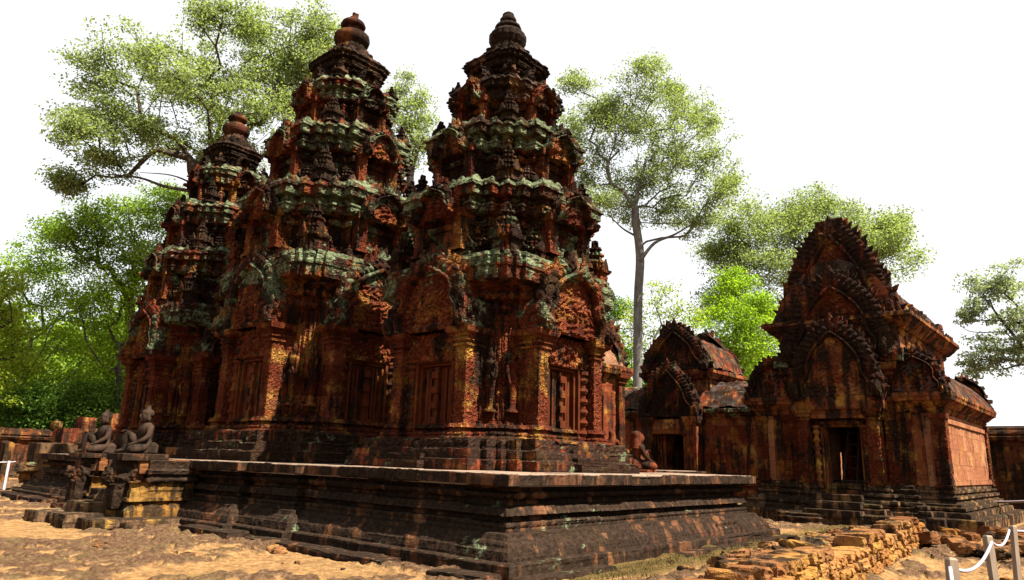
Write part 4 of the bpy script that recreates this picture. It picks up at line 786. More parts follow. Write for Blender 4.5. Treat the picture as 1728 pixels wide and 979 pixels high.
# ------------------------------------------------------------------ hall joined to the central tower
H0 = thing('assembly_hall', 'brick-roofed sandstone hall running back from the towers, its end showing right of the nearest tower', 'temple hall', (9.2, 8.3, ZT))
def hs(name, mat, poly, prof, **k):
    mb = MB(); kw = dict(ru=.05, rv=.04, rough=.008, block=(.5, .3, .008), org=(9.2, 8.3, ZT)); kw.update(k); sweep(mb, poly, prof, **kw); return mb.build(name, mat, H0)
HB = poly_box(-4.3, 4.2, -1.45, 1.45)
hs('moulded_base', M['base'], HB, [(0, .35), (.15, .35), (.17, .25), (.35, .22), (.4, .12), (.5, .14), (.55, .05), (.6, .0)], seed=3)
hs('wall', M['plain'], HB, [(.58, 0), (2.75, 0), (2.8, .05), (2.85, .08), (2.9, .2), (3.05, .24, 'petal'), (3.15, .24, ''), (3.2, .1)], seed=4)
hs('brick_roof', M['brick'], HB, [(3.18, .12), (3.5, -.05), (3.9, -.35), (4.25, -.75), (4.5, -1.2), (4.55, -1.35)], seed=5, rough=.02)
for x in (-3.2, -1.2, .8, 2.6):
    o = MB()
    for sx_ in (-.36, .30): box(o, x + sx_, x + sx_ + .07, -1.52, -1.40, .8, 2.2, r=.1)
    box(o, x - .36, x + .37, -1.515, -1.40, 2.2, 2.3, r=.1); box(o, x - .36, x + .37, -1.515, -1.40, .72, .8, r=.1)
    for q in range(5): lathe(o, [(.8, .03), (1.1, .05), (1.3, .035), (1.5, .05), (1.8, .035), (2.2, .04)], 8, (x - .2 + .11 * q, -1.46, 0))
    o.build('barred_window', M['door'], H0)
for x in (-2.3, -.3, 1.6, 3.9):
    o = MB(); sweep(o, rect(.16, .1, x, -1.48), [(.5, .1), (.6, .08), (.62, 0, 'carve'), (2.6, 0, ''), (2.65, .06), (2.75, .05), (2.8, .14), (2.95, .16)], ru=.03, rv=.03, rough=.004, seed=5, block=None); o.build('pilaster', M['wall'], H0)
a_, b_ = pediment(1.55, 2.1, .4, 91, leaves=13, flame=.14, naga=.34); q = put('end_fronton', a_.mesh('end_fronton', M['tymp']), H0, (4.2, 0, 3.1), math.pi / 2); put('fronton_border', b_.mesh('fronton_border', M['border']), q)
# ------------------------------------------------------------------ enclosure walls
def enc(name, label, x0, x1, y0, y1, top, sd):
    W0 = thing(name, label, 'wall', ((x0 + x1) / 2, (y0 + y1) / 2, 0)); cx, cy = (x0 + x1) / 2, (y0 + y1) / 2
    P = poly_box(x0 - cx, x1 - cx, y0 - cy, y1 - cy)
    mb = MB(); sweep(mb, P, [(-.1, .2), (.25, .2), (.3, .08), (.5, 0), (top - .45, 0)], ru=.15, rv=.1, rough=.02, seed=sd, block=(.7, .35, .015)); mb.build('wall_body', M['encl'], W0)
    mb = MB(); sweep(mb, P, [(top - .46, .04), (top - .44, .14), (top - .34, .16), (top - .32, .06), (top - .24, .10), (top - .06, .04), (top - .02, -.06), (top, -.2)], ru=.12, rv=.04, rough=.015, seed=sd + 1, block=(1.1, .5, .015)); mb.build('coping', M['encl'], W0)
    return W0
enc('enclosure_wall', 'long reddish enclosure wall behind the right shrine at the photo edge', 20.4, 21.1, -40, 1.5, 2.72, 3)
enc('enclosure_wall', 'low weathered enclosure wall with moulded coping in front of the left trees', -30, 18, 29.6, 30.4, 1.98, 8)
# ------------------------------------------------------------------ placement helpers
def rayd(px, py): return ROT.T @ np.array([px - 864, -(py - 489.5), -FPX])
def at_dist(px, py, D): d = rayd(px, py); return CAM + d * (D / math.hypot(d[0], d[1]))
def at_y(px, py, Y): d = rayd(px, py); return CAM + d * ((Y - CAM[1]) / d[1])
# ------------------------------------------------------------------ statues
def skin(name, nodes, edges, mat, parent=None, root=0, sub=2):
    me = bpy.data.meshes.new(name); me.from_pydata([n[0] for n in nodes], edges, []); o = bpy.data.objects.new(name, me); COL.objects.link(o)
    sk = o.modifiers.new('skin', 'SKIN'); sk.use_smooth_shade = True
    for i, n in enumerate(nodes):
        r = n[1]; v = me.skin_vertices[0].data[i]; v.radius = (r, r) if not isinstance(r, tuple) else r; v.use_root = (i == root)
    ss = o.modifiers.new('sub', 'SUBSURF'); ss.levels = sub; ss.render_levels = sub
    bpy.context.view_layer.update(); dg = bpy.context.evaluated_depsgraph_get(); m2 = bpy.data.meshes.new_from_object(o.evaluated_get(dg)); bpy.data.objects.remove(o)
    m2.materials.clear(); m2.materials.append(mat)
    for p in m2.polygons: p.use_smooth = True
    return put(name, m2, parent)
def guardian(label, loc, rz, mat, hair, mirror=1, sc=1.0, grp='seated guardian statues'):
    """kneeling figure facing +x: near knee folded flat, other knee raised, hands resting forward"""
    T = thing('guardian_statue', label, 'statue', loc, rz, grp); k = mirror
    N = [((0, 0, .13), .125), ((.01, 0, .27), .115), ((.03, 0, .40), .135), ((.03, 0, .50), .12), ((.04, 0, .575), .058), ((.06, 0, .655), .092), ((.06, 0, .735), .096), ((.05, 0, .795), .07)]
    E = [(0, 1), (1, 2), (2, 3), (3, 4), (4, 5), (5, 6), (6, 7)]
    def chain(start, pts):
        a = start
        for p, r in pts: N.append(((p[0], p[1] * k, p[2]), r)); E.append((a, len(N) - 1)); a = len(N) - 1
        return a
    w1 = chain(3, [((.02, .145, .515), .065), ((.03, .19, .43), .055), ((.06, .215, .32), .047), ((.15, .19, .25), .040), ((.24, .15, .205), .027), ((.285, .13, .19), .030)])
    for q in range(4): chain(w1, [((.32, .10 + .02 * q, .185), .011), ((.355 - .004 * abs(q - 1.5), .098 + .021 * q, .168), .010), ((.37 - .006 * abs(q - 1.5), .097 + .021 * q, .145), .009)])
    chain(w1, [((.29, .09, .19), .011), ((.31, .075, .18), .010)])
    w2 = chain(3, [((.02, -.145, .515), .055), ((.06, -.19, .43), .045), ((.13, -.20, .35), .038), ((.22, -.17, .37), .032), ((.28, -.15, .40), .027), ((.315, -.145, .42), .030)])
    for q in range(4): chain(w2, [((.35, -.17 + .02 * q, .43), .011), ((.385, -.175 + .021 * q, .42), .010), ((.40, -.176 + .021 * q, .39), .009)])
    chain(0, [((.06, .10, .11), .095), ((.20, .17, .10), .085), ((.34, .21, .085), .070), ((.36, .15, .055), .055), ((.22, .08, .05), .048), ((.10, .03, .045), .036), ((.03, -.02, .04), .034)])
    f = chain(0, [((.05, -.10, .14), .095), ((.18, -.14, .27), .082), ((.31, -.155, .40), .066), ((.33, -.155, .30), .052), ((.33, -.155, .16), .044), ((.34, -.155, .06), .040), ((.42, -.16, .035), .036), ((.48, -.16, .028), .028)])
    N = [(p_, r_ * 1.13 if r_ > .012 else r_) for p_, r_ in N]
    skin('body', N, E, mat, T)
    mb = MB()   # brow, nose, lips, ears
    stone(mb, (.158, 0, .70), (.045, .03, .06), rnd=.6, seed=1, rough=.05); stone(mb, (.14, 0, .665), (.05, .06, .022), rnd=.6, seed=2, rough=.05); stone(mb, (.14, 0, .735), (.03, .12, .016), rnd=.5, seed=3, rough=.05)
    for s in (-1, 1): stone(mb, (.146, .035 * s, .718), (.022, .034, .018), rnd=.7, seed=4, rough=.04); stone(mb, (.05, .10 * s, .69), (.05, .022, .11), rnd=.6, seed=5, rough=.05)
    stone(mb, (.125, 0, .625), (.05, .06, .03), rnd=.7, seed=8, rough=.05); mb.build('face', mat, T)
    mb = MB()
    if hair == 'bun':
        lathe(mb, [(.72, .100), (.74, .108), (.77, .111), (.80, .103), (.825, .080), (.838, .05), (.84, .045), (.865, .048), (.885, .03), (.90, .012), (.915, .002)], 20, (.035, 0, 0), rough=.004, flute=.04)
        stone(mb, (.02, .01, .885), (.035, .03, .05), tilt=(0, .5), rnd=.6, seed=3, rough=.1)
    else:
        z = np.linspace(0, 1, 22); a = np.arange(20) / 20 * 2 * math.pi; r = .118 * np.sqrt(np.clip(1 - (1 - np.clip(z / .30, 0, 1)) ** 2, 0, 1)) + .055 * np.clip(z - .45, 0, 1) + .005 * np.sin(z * 60)
        X = np.stack([-.03 * z[:, None] - .01 + r[:, None] * np.cos(a) * .95, r[:, None] * np.sin(a) * 1.15, (.86 - .40 * z)[:, None] + 0 * a], -1); X[..., 0] = np.where((X[..., 0] > .06) & (z[:, None] > .45), .03, X[..., 0]); mb.grid(X, cu=True)
        pass
    mb.build('hair', mat, T, smooth=True)
    mb = MB(); sweep(mb, rect(.17, .17, -.01, 0), [(.0, -.02), (.03, .0), (.16, .0), (.20, -.03), (.22, -.06)], ru=.03, rv=.03, rough=.006, seed=4, block=None); mb.build('loincloth', mat, T)
    T.scale = (sc,) * 3; return T
def slab_thing(name, label, x, y, z0, z1, hx, hy, mat, cat='plinth', rz=0, seed=1):
    mb = MB(); sweep(mb, rect(hx, hy), [(0, 0), (z1 - z0 - .01, 0), (z1 - z0, -.012)], ru=.05, rv=.03, rough=.005, seed=seed, block=None, capb=True)
    o = mb.build(name, mat, None, loc=(x, y, z0), rz=rz); return tag(o, label, cat)
slab_thing('statue_plinth', 'dark square slab under the front guardian statue beside the steps', -1.02, 7.60, 1.08, 1.19, .38, .34, M['terrace'], seed=3)
slab_thing('statue_plinth', 'square slab under the farther guardian statue on the left of the steps', -1.05, 9.40, 1.09, 1.17, .36, .33, M['terrace'], seed=5)
guardian('dark stone guardian with a bun, seated nearest on the front cheek of the steps', (-.93, 7.60, 1.185), math.pi, M['statue'], 'bun', 1, .91)
guardian('dark stone guardian seated behind the first one, on the far cheek of the steps', (-.95, 9.40, 1.165), math.pi + .05, M['statue'], 'bun', 1, .91)
slab_thing('statue_plinth', 'flat red slab under the red statue seen from behind near the terrace right end', 5.92, 1.85, 1.10, 1.155, .27, .25, M['statuered'], seed=7, rz=.2)
guardian('red stone guardian with long rippled hair, seen from behind at the right of the terrace', (5.90, 1.88, 1.150), -.55, M['statuered'], 'long', -1, .86)
T = FR = thing('statue_fragment', 'small weathered kneeling figure against the right porch base of the nearest tower', 'statue', (4.93, 1.84, 1.40))
skin('body', [((0, 0, .1), .12), ((0, 0, .3), .11), ((0, 0, .42), .05), ((0, 0, .52), .09), ((.02, 0, .6), .06), ((.05, .15, .34), .05), ((.14, .12, .2), .04), ((.05, -.15, .34), .05), ((.14, -.12, .2), .04), ((.2, .1, .1), .08), ((.2, -.1, .1), .08)], [(0, 1), (1, 2), (2, 3), (3, 4), (1, 5), (5, 6), (1, 7), (7, 8), (0, 9), (0, 10)], M['statuered'], T)
FR.scale = (.75,) * 3
# ------------------------------------------------------------------ ruined wall and rubble on the right
A_, B_ = np.array([-1.4, -3.095]), np.array([8.9, -2.22]); dW = (B_ - A_) / np.linalg.norm(B_ - A_); nW = np.array([dW[1], -dW[0]]); aW = math.atan2(dW[1], dW[0]); LW = np.linalg.norm(B_ - A_)
wt = thing('ruined_wall', 'low crumbling orange laterite wall running away from the bottom right beside the rope fence', 'wall', (A_[0], A_[1], 0), aW)
rr = random.Random(12); mb = MB(); mb2 = MB()
for c in range(7):
    s = 0; z = -.22 + .115 * c
    while s < LW:
        L_ = rr.uniform(.14, .30); top = .44 - .05 * math.sin(s * 1.9) - .12 * rr.random()
        if z < top - .02 and rr.random() > .05:
            stone(mb if c < 5 else mb2, (s + L_ / 2, rr.uniform(-.03, .05) + .02 * c, z + .05), (L_ * 1.0, .34, .12), rz=rr.uniform(-.07, .07), tilt=(rr.uniform(-.06, .06), rr.uniform(-.05, .05)), rnd=.28, rough=.12, seed=rr.randint(0, 999), n=5)
        s += L_
mb.build('wall_face', M['latlight'], wt); mb2.build('top_course', M['lat'], wt)
sm = []
for i in range(14):
    m_ = MB(); stone(m_, (0, 0, 0), (1, .62 + .25 * rr.random(), .42 + .2 * rr.random()), rnd=rr.uniform(.12, .42), rough=.16, seed=i * 5 + 2, n=8); sm.append(m_.mesh('loose_stone', M['lat'] if i % 4 else M['step']))
def loose(x, y, s, label, grp, z=None, i=None, name='loose_stone'):
    o = put(name, sm[rr.randrange(14) if i is None else i], None, (x, y, (float(gh(x, y, False)) if z is None else z) + .13 * s), rr.uniform(0, 6.3), (s, s, s))
    o.rotation_euler = (rr.uniform(-.18, .18), rr.uniform(-.18, .18), rr.uniform(0, 6.3)); return tag(o, label, 'stone', grp)
lb = 'broken laterite stone lying loose on the bank between the ruined wall and the terrace'
for i in range(150):
    x = -1.5 + 10.5 * rr.random() ** .9; t = rr.random() ** 1.5; y = np.interp(x, [A_[0], B_[0]], [A_[1], B_[1]]) + .25 + t * 1.15
    if y + 5.39 > .60 * (x + 6.25): continue
    loose(x, y, rr.choice((.13, .18, .24, .30, .38)) * (1.1 - .4 * t) * (.5 if y + 5.39 > .47 * (x + 6.25) else 1), lb, 'stones on the rubble bank')
for i in range(48):
    x = 7.0 + 5 * rr.random(); y = -2.95 - 1.0 * rr.random() + (.75 if rr.random() < .4 and x < 11 else 0)
    loose(x, y, rr.uniform(.14, .40), 'orange stone lying in the rubble at the near corner of the right shrine base', 'stones by the right shrine', z=rr.uniform(0, .12))
for i in range(36):
    x = rr.uniform(2.0, 9.5); y = -3.5 - rr.random() * 1.6
    loose(x, y, rr.uniform(.08, .26), 'light orange stone on the ground beyond the ruined wall, around the fence posts', 'stones around the fence posts', z=-.14)
for x, y, s, lab in ((-2.0, 3.35, .16, 'small round orange stone alone on bare ground near the bottom left of the photo'), (-1.95, 3.1, .10, 'smallest pebble beside the round orange stone at the bottom left'),
                     (-.95, 6.1, .14, 'orange stone just in front of the terrace foot right of the steps'), (-2.5, 4.6, .22, 'dark flat stone left on the ground at the left edge of the photo'), (-.9, 3.2, .24, 'dark rough stone close to the terrace foot at lower middle')):
    loose(x, y, s, lab, None, i=3 if 'round' in lab else None)
for i in range(18):
    x, y = rr.uniform(-3.4, -.7), rr.uniform(1.0, 13); loose(x, y, rr.uniform(.03, .08), 'small pebble scattered on the bare ground in front of the terrace', 'pebbles in front of the terrace')
# sod and dry grass at the terrace foot
mb = MB(); n = 9000; rng = np.random.default_rng(5); x = rng.uniform(-.4, 9.5, n); y = -.42 - rng.random(n) ** 1.6 * 1.5
keep = fbm(np.stack([x * 1.6, y * 2.2, 0 * x], -1), 7, 3) > -.12; x, y = x[keep], y[keep]; n = len(x); z = gh(x, y); a = rng.uniform(0, 6.28, n); h = rng.uniform(.02, .06, n); l = rng.normal(0, .02, (n, 2))
P0 = np.stack([x - .004 * np.cos(a), y - .004 * np.sin(a), z - .01], -1); P1 = np.stack([x + .004 * np.cos(a), y + .004 * np.sin(a), z - .01], -1); P2 = np.stack([x + l[:, 0], y + l[:, 1], z + h], -1)
mb.add(np.stack([P0, P1, P2], 1).reshape(-1, 3), np.arange(3 * n).reshape(-1, 3)); tag(mb.build('dry_grass', simple_mat('dry_grass', (.034, .026, .009), (.085, .062, .022), 3)), 'thin dry grass on the strip beside the terrace foot', 'grass', None, 'stuff')
# ------------------------------------------------------------------ rope fences
tops = [at_dist(1601, 941, 5.2), at_dist(1672, 904, 7.3), at_dist(1702, 886, 9.1)]
for i, p in enumerate(tops):
    mb = MB(); h_ = p[2] + .25; sweep(mb, rect(.026, .026), [(0, 0), (h_ - .012, 0), (h_, -.008)], ru=.03, rv=.12, rough=.003, seed=i, block=None); o = mb.build('fence_post', M['wood'], None, loc=(p[0], p[1], -.25), rz=.75 + .1 * i)
    o.rotation_euler = ((.02, -.015, .03)[i], (.01, .02, -.02)[i], .75 + .1 * i); tag(o, ('square wooden post nearest the camera, cut by the bottom edge', 'second square wooden post, between the nearest and the farthest one', 'farthest of the three square wooden posts, by the right edge')[i], 'fence post', 'rope fence posts')
def rope(pts, sag, r, name, label):
    path = []
    for a, b, s_ in zip(pts[:-1], pts[1:], sag):
        t = np.linspace(0, 1, 16)[:, None]; q = np.array(a) + (np.array(b) - np.array(a)) * t; q[:, 2] -= (s_ * 4 * t * (1 - t))[:, 0]; path += list(q[:-1])
    path.append(np.array(pts[-1])); m_ = MB(); tube(m_, path, r, 8); return tag(m_.build(name, M['rope'], None, smooth=True), label, 'rope')
d_ = tops[1] - tops[0]; off = np.array([0, 0, -.05]); back = np.array([-1.0, -.30, .0])
rope([tops[0] - np.array([.9, .18, .38]), tops[0] + off, tops[1] + off, tops[2] + off, tops[2] + np.array([2.6, -.3, -.05])], [.03, .10, .08, .05], (.011), 'white_rope', 'white rope sagging between the three wooden posts at the lower right')
for x, y, lab in ((-3.1, 22.0, 'white painted post of the far barrier at the left edge of the terrace'),):
    q = at_dist(11, 800, 25); mb = MB(); box(mb, q[0] - .03, q[0] + .03, q[1] - .03, q[1] + .03, .05, at_dist(11, 779, 25)[2] + .02, r=.1); tag(mb.build('fence_post', M['rope']), lab, 'fence post')
    rope([at_dist(-60, 778, 24.5), at_dist(11, 780, 25), at_dist(26, 779, 25.4)], [.02, .01], .015, 'white_rail', 'thin white rail of the far barrier at the left edge')
q1, q2 = at_dist(1672, 847, 24.5), at_dist(1760, 844, 20)
rope([q1, q2], [.02], .03, 'white_rope', 'thin white rope in front of the enclosure wall behind the right shrine')
# ------------------------------------------------------------------ fallen blocks at the left
def blk(px0, py0, px1, py1, Y, dep, mat, label, seed, name='fallen_block', down=False, rz=0, rnd=.10):
    a, b = at_y(px0, py1, Y), at_y(px1, py0, Y); z0, z1 = (0, b[2]) if down else (a[2], b[2]); m_ = MB()
    stone(m_, (0, 0, 0), (abs(b[0] - a[0]), dep, z1 - z0), rnd=rnd, rough=.06, seed=seed, n=8)
    o = m_.build(name, mat, None, loc=((a[0] + b[0]) / 2, Y + dep / 2, (z0 + z1) / 2), rz=rz); return tag(o, label, 'stone block')
blk(62, 749, 135, 780, 19.0, 1.0, M['step'], 'lowest brown masonry block left of the guardians, its top just above the terrace', 3, down=True); blk(133, 750, 196, 780, 18.9, 1.0, M['plain'], 'lowest right masonry block behind the farther guardian', 4, down=True)
blk(100, 724, 150, 752, 19.3, .8, M['plain'], 'large dark squared block lying on the masonry left of the guardians', 7, rz=.05); blk(148, 724, 190, 752, 19.4, .8, M['step'], 'squared brown block beside the large dark one, left of the guardians', 8)
blk(136, 705, 164, 727, 19.4, .6, M['plain'], 'small reddish block perched on top of the pile behind the guardians', 9); blk(186, 699, 206, 726, 19.3, .7, M['plain'], 'small upright reddish block on the pile just behind the nearer guardian', 10)
blk(92, 711, 108, 724, 29.4, .7, M['yellow'], 'pale yellow rounded boulder on top of the low back wall', 11, rnd=.6); blk(2, 746, 28, 790, 24, 1.0, M['encl'], 'rough reddish block by the far barrier at the left edge', 12, down=True, rnd=.3)
for i in range(5): loose(*(at_dist(rr.uniform(20, 75), 765, rr.uniform(24, 27))[:2]), rr.uniform(.3, .6), 'pale rubble stone behind the left end of the terrace', 'rubble behind the terrace left end', z=.2 + rr.random() * .6)
blk(320, 748, 350, 757, 9.9, .5, M['terrace'], 'upper of two small slabs lying on the terrace left of the central tower', 14); blk(300, 757, 352, 769, 9.6, .6, M['lat'], 'lower of two slabs lying on the terrace left of the central tower', 15)
# ------------------------------------------------------------------ trees
def tree(name, label, D, trunk, blobs, leaf, bark, tips=13, per=75, lsize=.15, spread=.34, r0=.25, seed=1, depth=1.0, group='trees around the temple', bare=(), cat='tree', tiprad=.012, flat=.55):
    tips = int(tips * 1.5); rng = np.random.default_rng(seed); base = at_dist(*trunk[0], D); base[2] = 0
    T = thing(name, label, cat, tuple(base), 0, group)
    tp = [base.copy()] + [at_dist(px, py, D + (rng.uniform(-.4, .4))) for px, py in trunk[1:]]; tp = catmull(tp, 6)
    nodes = [tuple(p) for p in tp]; par = [-1] + list(range(len(tp) - 1)); pl = [0.0]
    for i in range(1, len(tp)): pl.append(pl[-1] + float(np.linalg.norm(tp[i] - tp[i - 1])))
    TP = []; TD = []
    for (px, py, r) in blobs:
        c = at_dist(px, py, D); rr_ = r / FPX * D * 1.42; dd = rayd(px, py); dd = np.array([dd[0], dd[1], 0]); dd /= np.linalg.norm(dd); c = c + dd * rng.uniform(-1.6, 1.6) * depth
        q = rng.normal(size=(tips, 3)); q /= np.linalg.norm(q, axis=1)[:, None]; q *= (rng.random(tips) ** .62)[:, None] * rr_ * np.array([1, 1, .85]); TP.append(c + q)
    TP = np.concatenate(TP); fork = np.array(tp[max(0, len(tp) - 5)]); TP = TP[np.argsort(np.linalg.norm(TP - fork, axis=1))]
    N = np.array(nodes); PLn = np.array(pl); st = len(tp) // 2 if len(tp) > 8 else 1; par = list(par); tipidx = []
    allow = np.zeros(len(N), bool); allow[st:] = True
    for p in TP:
        d = np.linalg.norm(N - p, axis=1); up = np.maximum(0, N[:, 2] - p[2]); cost = d + .22 * PLn + .8 * up + (~allow) * 1e6; j = int(np.argmin(cost)); a = N[j]; L = d[j]; k = max(1, int(L / .8)); prev = j; side = rng.normal(size=3) * .10 * L
        newN = []; 
        for q in range(1, k + 1):
            t = q / k; pt = a + (p - a) * t + side * math.sin(math.pi * t) + np.array([0, 0, .10 * L * math.sin(math.pi * t)]); newN.append(pt); par.append(prev); prev = len(N) + q - 1
        newP = PLn[j] + L * np.arange(1, k + 1) / k; N = np.vstack([N, newN]); PLn = np.concatenate([PLn, newP]); allow = np.concatenate([allow, np.ones(k, bool)]); tipidx.append(len(N) - 1)
    n = len(N); par = np.array(par); area = np.zeros(n); ch = [[] for _ in range(n)]
    for i in range(n):
        if par[i] >= 0: ch[par[i]].append(i)
    rad2 = np.zeros(n)
    order = np.argsort(-PLn)
    for i in order:
        if not ch[i]: rad2[i] = tiprad ** 2.3
        if par[i] >= 0: rad2[par[i]] += rad2[i]
    rad = rad2 ** (1 / 2.3); rad = rad * (r0 / rad[0]) ** np.clip(rad / rad[0], 0, 1)
    mt = MB(); mb = MB(); done = np.zeros(n, bool); nt_ = len(tp)
    def strand(i0, m_):
        idx = [i0]; 
        if par[i0] >= 0: idx = [par[i0], i0]
        cur = i0
        while ch[cur]:
            nx = max(ch[cur], key=lambda c: rad[c]); idx.append(nx)
            for c in ch[cur]:
                if c != nx: stack.append(c)
            cur = nx
        P = N[idx]; r_ = rad[idx].copy(); 
        if par[i0] >= 0: r_[0] = r_[1] * 1.1
        if len(P) > 1: tube(m_, P, r_, 9 if r_[0] > .08 else 5)
    stack = [0]; first = True
    while stack: s_ = stack.pop(); strand(s_, mt if first else mb); first = False
    for pts, r_ in bare:
        q = catmull([at_dist(a, b, D) for a, b in pts], 5); tube(mb, q, np.linspace(r_, r_ * .25, len(q)), 6)
    loc = base; sh = Matrix.Translation((-loc[0], -loc[1], -loc[2]))
    mt.xf(sh).build('trunk', bark, T, smooth=True); mb.xf(sh).build('limbs', bark, T, smooth=True)
    per = int(per * 1.3); C = np.repeat(N[tipidx], per, 0); m_ = len(C); gq = rng.normal(size=(m_, 3)); gq *= (rng.random(m_) ** .4 / np.linalg.norm(gq, axis=1))[:, None]; C = C + gq * spread * 2.1 * np.array([1, 1, flat]) * np.repeat(rng.uniform(.6, 1.35, len(tipidx)), per)[:, None]; a = rng.uniform(0, 6.283, m_); tl = rng.normal(0, .55, m_); s = lsize * .98 * rng.uniform(.6, 1.25, m_)
    u = np.stack([np.cos(a) * np.cos(tl), np.sin(a) * np.cos(tl), np.sin(tl) - .25], -1); rv = rng.normal(size=(m_, 3)) + np.array([0, 0, 1.0]); v = np.cross(u, rv); v /= np.linalg.norm(v, axis=1)[:, None] + 1e-6
    P = np.stack([C, C + u * s[:, None] * .5 + v * s[:, None] * .28, C + u * s[:, None], C + u * s[:, None] * .5 - v * s[:, None] * .28], 1).reshape(-1, 3); lm_ = MB(); lm_.add(P, np.arange(4 * m_).reshape(-1, 4)); lm_.xf(sh).build('crown', leaf, T)
    return T
tree('spreading_tree', 'huge spreading tree with wide bare lower limbs rising behind the left towers', 33, [(420, 700), (400, 560), (372, 430), (350, 335), (300, 230)],
     [(165, 112, 40), (225, 115, 50), (290, 105, 50), (350, 80, 50), (410, 60, 45), (465, 70, 50), (525, 80, 42), (555, 95, 34), (545, 130, 30), (495, 105, 34), (500, 175, 30), (150, 195, 38), (205, 175, 48), (275, 170, 50), (340, 150, 50), (410, 130, 50), (470, 145, 45), (520, 140, 38), (130, 240, 26), (180, 262, 30), (240, 228, 38), (310, 225, 42), (390, 215, 42), (118, 292, 16), (440, 215, 40), (395, 275, 36), (345, 60, 28), (430, 35, 22)],
     M['leafA'], M['darkbark'], tips=17, per=90, lsize=.14, seed=4, r0=.42, depth=1.2, bare=[([(340, 325), (280, 315), (235, 300), (178, 294)], .09), ([(330, 312), (290, 296), (235, 291)], .05)], flat=.45)
tree('leafy_tree', 'pale crowned tree glimpsed in the gap between the two taller towers', 44, [(690, 700), (690, 450), (692, 300)], [(680, 150, 28), (705, 165, 24), (712, 205, 26), (690, 210, 28), (660, 190, 30), (715, 240, 22), (690, 260, 30)], M['leafA'], M['darkbark'], tips=12, per=60, lsize=.17, seed=9, depth=.4)
tree('tall_tree', 'very tall tree with a bare pale trunk and airy crown right of the towers', 42, [(1074, 700), (1076, 600), (1077, 500), (1080, 430), (1072, 350), (1090, 270)],
     [(975, 195, 28), (1000, 255, 34), (1035, 175, 38), (1045, 235, 40), (1085, 165, 38), (1100, 215, 42), (1145, 160, 38), (1165, 225, 42), (1195, 280, 38), (1215, 335, 26), (1165, 295, 42), (1105, 285, 38), (1040, 300, 38), (1010, 350, 26), (1175, 375, 24), (1125, 350, 30), (1130, 130, 20), (955, 235, 24), (1190, 190, 26), (1060, 350, 26), (1090, 135, 22), (1010, 195, 26), (1230, 300, 18), (985, 300, 30), (1070, 200, 34), (1130, 255, 34), (1020, 215, 30), (1075, 300, 26), (970, 160, 20), (1145, 330, 28)],
     M['leafA'], M['bark'], tips=20, per=52, lsize=.155, seed=7, r0=.27, depth=1.0, bare=[([(1080, 440), (1105, 410), (1140, 395), (1180, 370)], .13), ([(1076, 400), (1050, 385), (1025, 360)], .08)], flat=.5)
tree('big_round_tree', 'large round pale-green tree rising behind the right shrine', 56, [(1345, 720), (1342, 620), (1340, 540), (1350, 470)],
     [(1240, 400, 38), (1290, 385, 45), (1335, 365, 36), (1375, 345, 30), (1355, 400, 50), (1420, 385, 45), (1470, 400, 42), (1515, 425, 30), (1260, 455, 45), (1320, 460, 55), (1400, 455, 55), (1225, 505, 32), (1290, 530, 45), (1370, 540, 50), (1215, 430, 24), (1500, 380, 24), (1450, 460, 50), (1290, 600, 40)], M['leafA'], M['darkbark'], tips=24, per=110, lsize=.19, spread=.55, seed=11, r0=.4, depth=1.3)
tree('bright_young_tree', 'small vivid green tree between the gate building and the right shrine', 41, [(1245, 700), (1243, 600), (1240, 530)], [(1240, 468, 22), (1238, 505, 32), (1215, 545, 34), (1262, 550, 36), (1230, 590, 40), (1275, 600, 34), (1285, 510, 20), (1195, 590, 26), (1240, 635, 38)], M['leafB'], M['bark'], tips=14, per=85, lsize=.16, seed=13, r0=.14, depth=.6)
tree('thin_tree', 'thin yellowish leaning tree behind the gate building roof', 48, [(1095, 720), (1100, 600), (1120, 540)], [(1112, 505, 26), (1080, 530, 24), (1140, 535, 28), (1160, 575, 28), (1100, 580, 26), (1180, 540, 22), (1130, 600, 26), (1060, 560, 24)], M['leafY'], M['bark'], tips=10, per=45, lsize=.17, seed=15, r0=.16, depth=.6)
tree('dark_bush', 'dark green bush behind the gate building, beside the tall trunk', 50, [(1075, 740), (1080, 660)], [(1050, 600, 30), (1090, 620, 34), (1050, 650, 34), (1110, 650, 30), (1150, 640, 34), (1190, 640, 30), (1040, 520, 18)], M['leafC'], M['darkbark'], tips=12, per=70, lsize=.19, seed=16, r0=.1, depth=.6, cat='bush')
tree('bare_sided_tree', 'sparse grey-green tree cut by the right edge of the photo', 60, [(1745, 740), (1742, 640), (1735, 560)], [(1650, 488, 22), (1690, 478, 32), (1725, 480, 34), (1735, 525, 40), (1700, 545, 34), (1665, 590, 24), (1715, 585, 32), (1640, 530, 16), (1690, 605, 22), (1760, 560, 50), (1650, 615, 18), (1790, 510, 50)], M['leafD'], M['darkbark'], tips=11, per=60, lsize=.22, seed=17, r0=.35, depth=.8, flat=.4, bare=[([(1738, 600), (1690, 540), (1660, 500)], .14), ([(1700, 560), (1640, 560), (1615, 545)], .05)])
tree('feathery_tree', 'light green feathery tree against the sky at the left edge, above the back wall', 42, [(34, 720), (38, 660), (55, 560)], [(48, 440, 26), (100, 452, 26), (28, 490, 38), (85, 505, 40), (140, 505, 30), (40, 560, 45), (105, 570, 42), (60, 620, 42), (150, 575, 34), (120, 630, 36), (10, 620, 36)], M['leafB'], M['bark'], tips=16, per=62, lsize=.14, seed=19, r0=.17, depth=1.0)
tree('yellow_green_tree', 'brightest yellow-green tree, cut by the left edge of the photo', 38, [(-20, 740), (-18, 640), (-10, 560)], [(-5, 465, 30), (12, 520, 34), (-25, 560, 50), (15, 590, 30), (-10, 640, 40), (-60, 520, 60)], M['leafY'], M['darkbark'], tips=14, per=62, lsize=.15, seed=21, r0=.2, depth=.8)
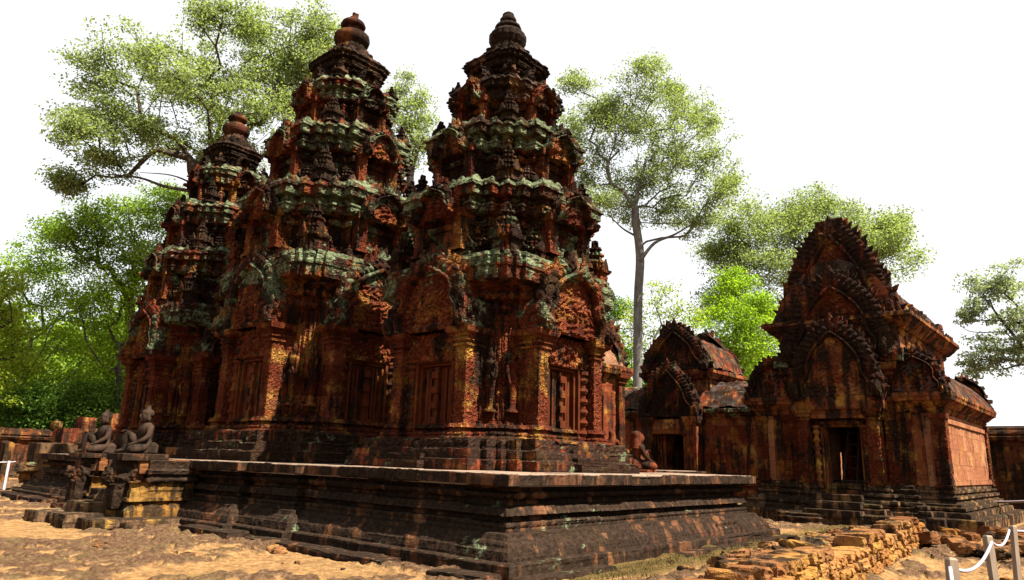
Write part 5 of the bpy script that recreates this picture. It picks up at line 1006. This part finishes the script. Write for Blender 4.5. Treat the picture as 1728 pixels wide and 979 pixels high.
tree('dark_crowned_tree', 'round tree below the spreading one, left of the farthest tower', 40, [(225, 740), (222, 620), (218, 500)], [(150, 372, 26), (195, 352, 30), (245, 340, 32), (285, 365, 28), (175, 402, 38), (235, 400, 42), (160, 440, 30), (225, 450, 36), (120, 400, 22), (275, 410, 36), (100, 380, 16), (290, 330, 24), (260, 450, 34)], M['leafE'], M['darkbark'], tips=16, per=62, lsize=.15, seed=23, r0=.25, depth=.9)
tree('lime_tree', 'lime green leafy tree pressed against the left side of the farthest tower', 39, [(205, 740), (200, 660), (200, 580)], [(185, 495, 36), (215, 530, 38), (165, 560, 38), (215, 585, 40), (175, 620, 38), (225, 480, 24), (205, 655, 34), (150, 520, 26)], M['leafB'], M['darkbark'], tips=16, per=62, lsize=.14, seed=25, r0=.16, depth=.7)
for i, (px, py, r, lab) in enumerate(((25, 690, 30, 'low dark bush above the back wall at the far left'), (85, 690, 30, 'low dark bush right of the thin pale trunk at the left'), (140, 685, 32, 'low dark bush above the pile of fallen blocks'), (195, 690, 30, 'low dark bush between the fallen blocks and the farthest tower'))):
    tree('dark_bush', lab, 39.5, [(px, 760), (px, 720)], [(px - 20, py, r), (px + 15, py - 20, r), (px + 20, py + 10, r), (px, py + 20, r)], M['leafC'], M['darkbark'], tips=12, per=80, lsize=.15, seed=40 + i, r0=.06, depth=.5, cat='bush', group='bushes above the back wall')
# far-off woodland behind everything on the left and behind the gate
rng = np.random.default_rng(3); mb = MB()
def wood(px0, px1, D0, D1, hpx, n):
    P = []
    for i in range(n):
        px = rng.uniform(px0, px1); D = rng.uniform(D0, D1); t_ = (px - px0) / (px1 - px0); top = at_dist(px, hpx + 28 * math.sin(px / 17.0) + 18 * math.sin(px / 41), D)[2]; c = at_dist(px, 700, D); c[2] = top * rng.random() ** .6; P.append(c)
    C = np.repeat(np.array(P), 26, 0); m_ = len(C); C = C + rng.normal(size=(m_, 3)) * .8; u = rng.normal(size=(m_, 3)); u /= np.linalg.norm(u, axis=1)[:, None]; v = np.cross(u, rng.normal(size=(m_, 3))); v /= np.linalg.norm(v, axis=1)[:, None]; s = .42
    mb.add(np.stack([C, C + u * s * .5 + v * s * .3, C + u * s, C + u * s * .5 - v * s * .3], 1).reshape(-1, 3), np.arange(4 * m_).reshape(-1, 4))
wood(-260, 420, 58, 72, 560, 2600); wood(420, 1350, 72, 90, 600, 2200)
tag(mb.build('distant_woodland', M['leafE']), 'far-off dense green woodland behind the temple', 'woodland', None, 'stuff')
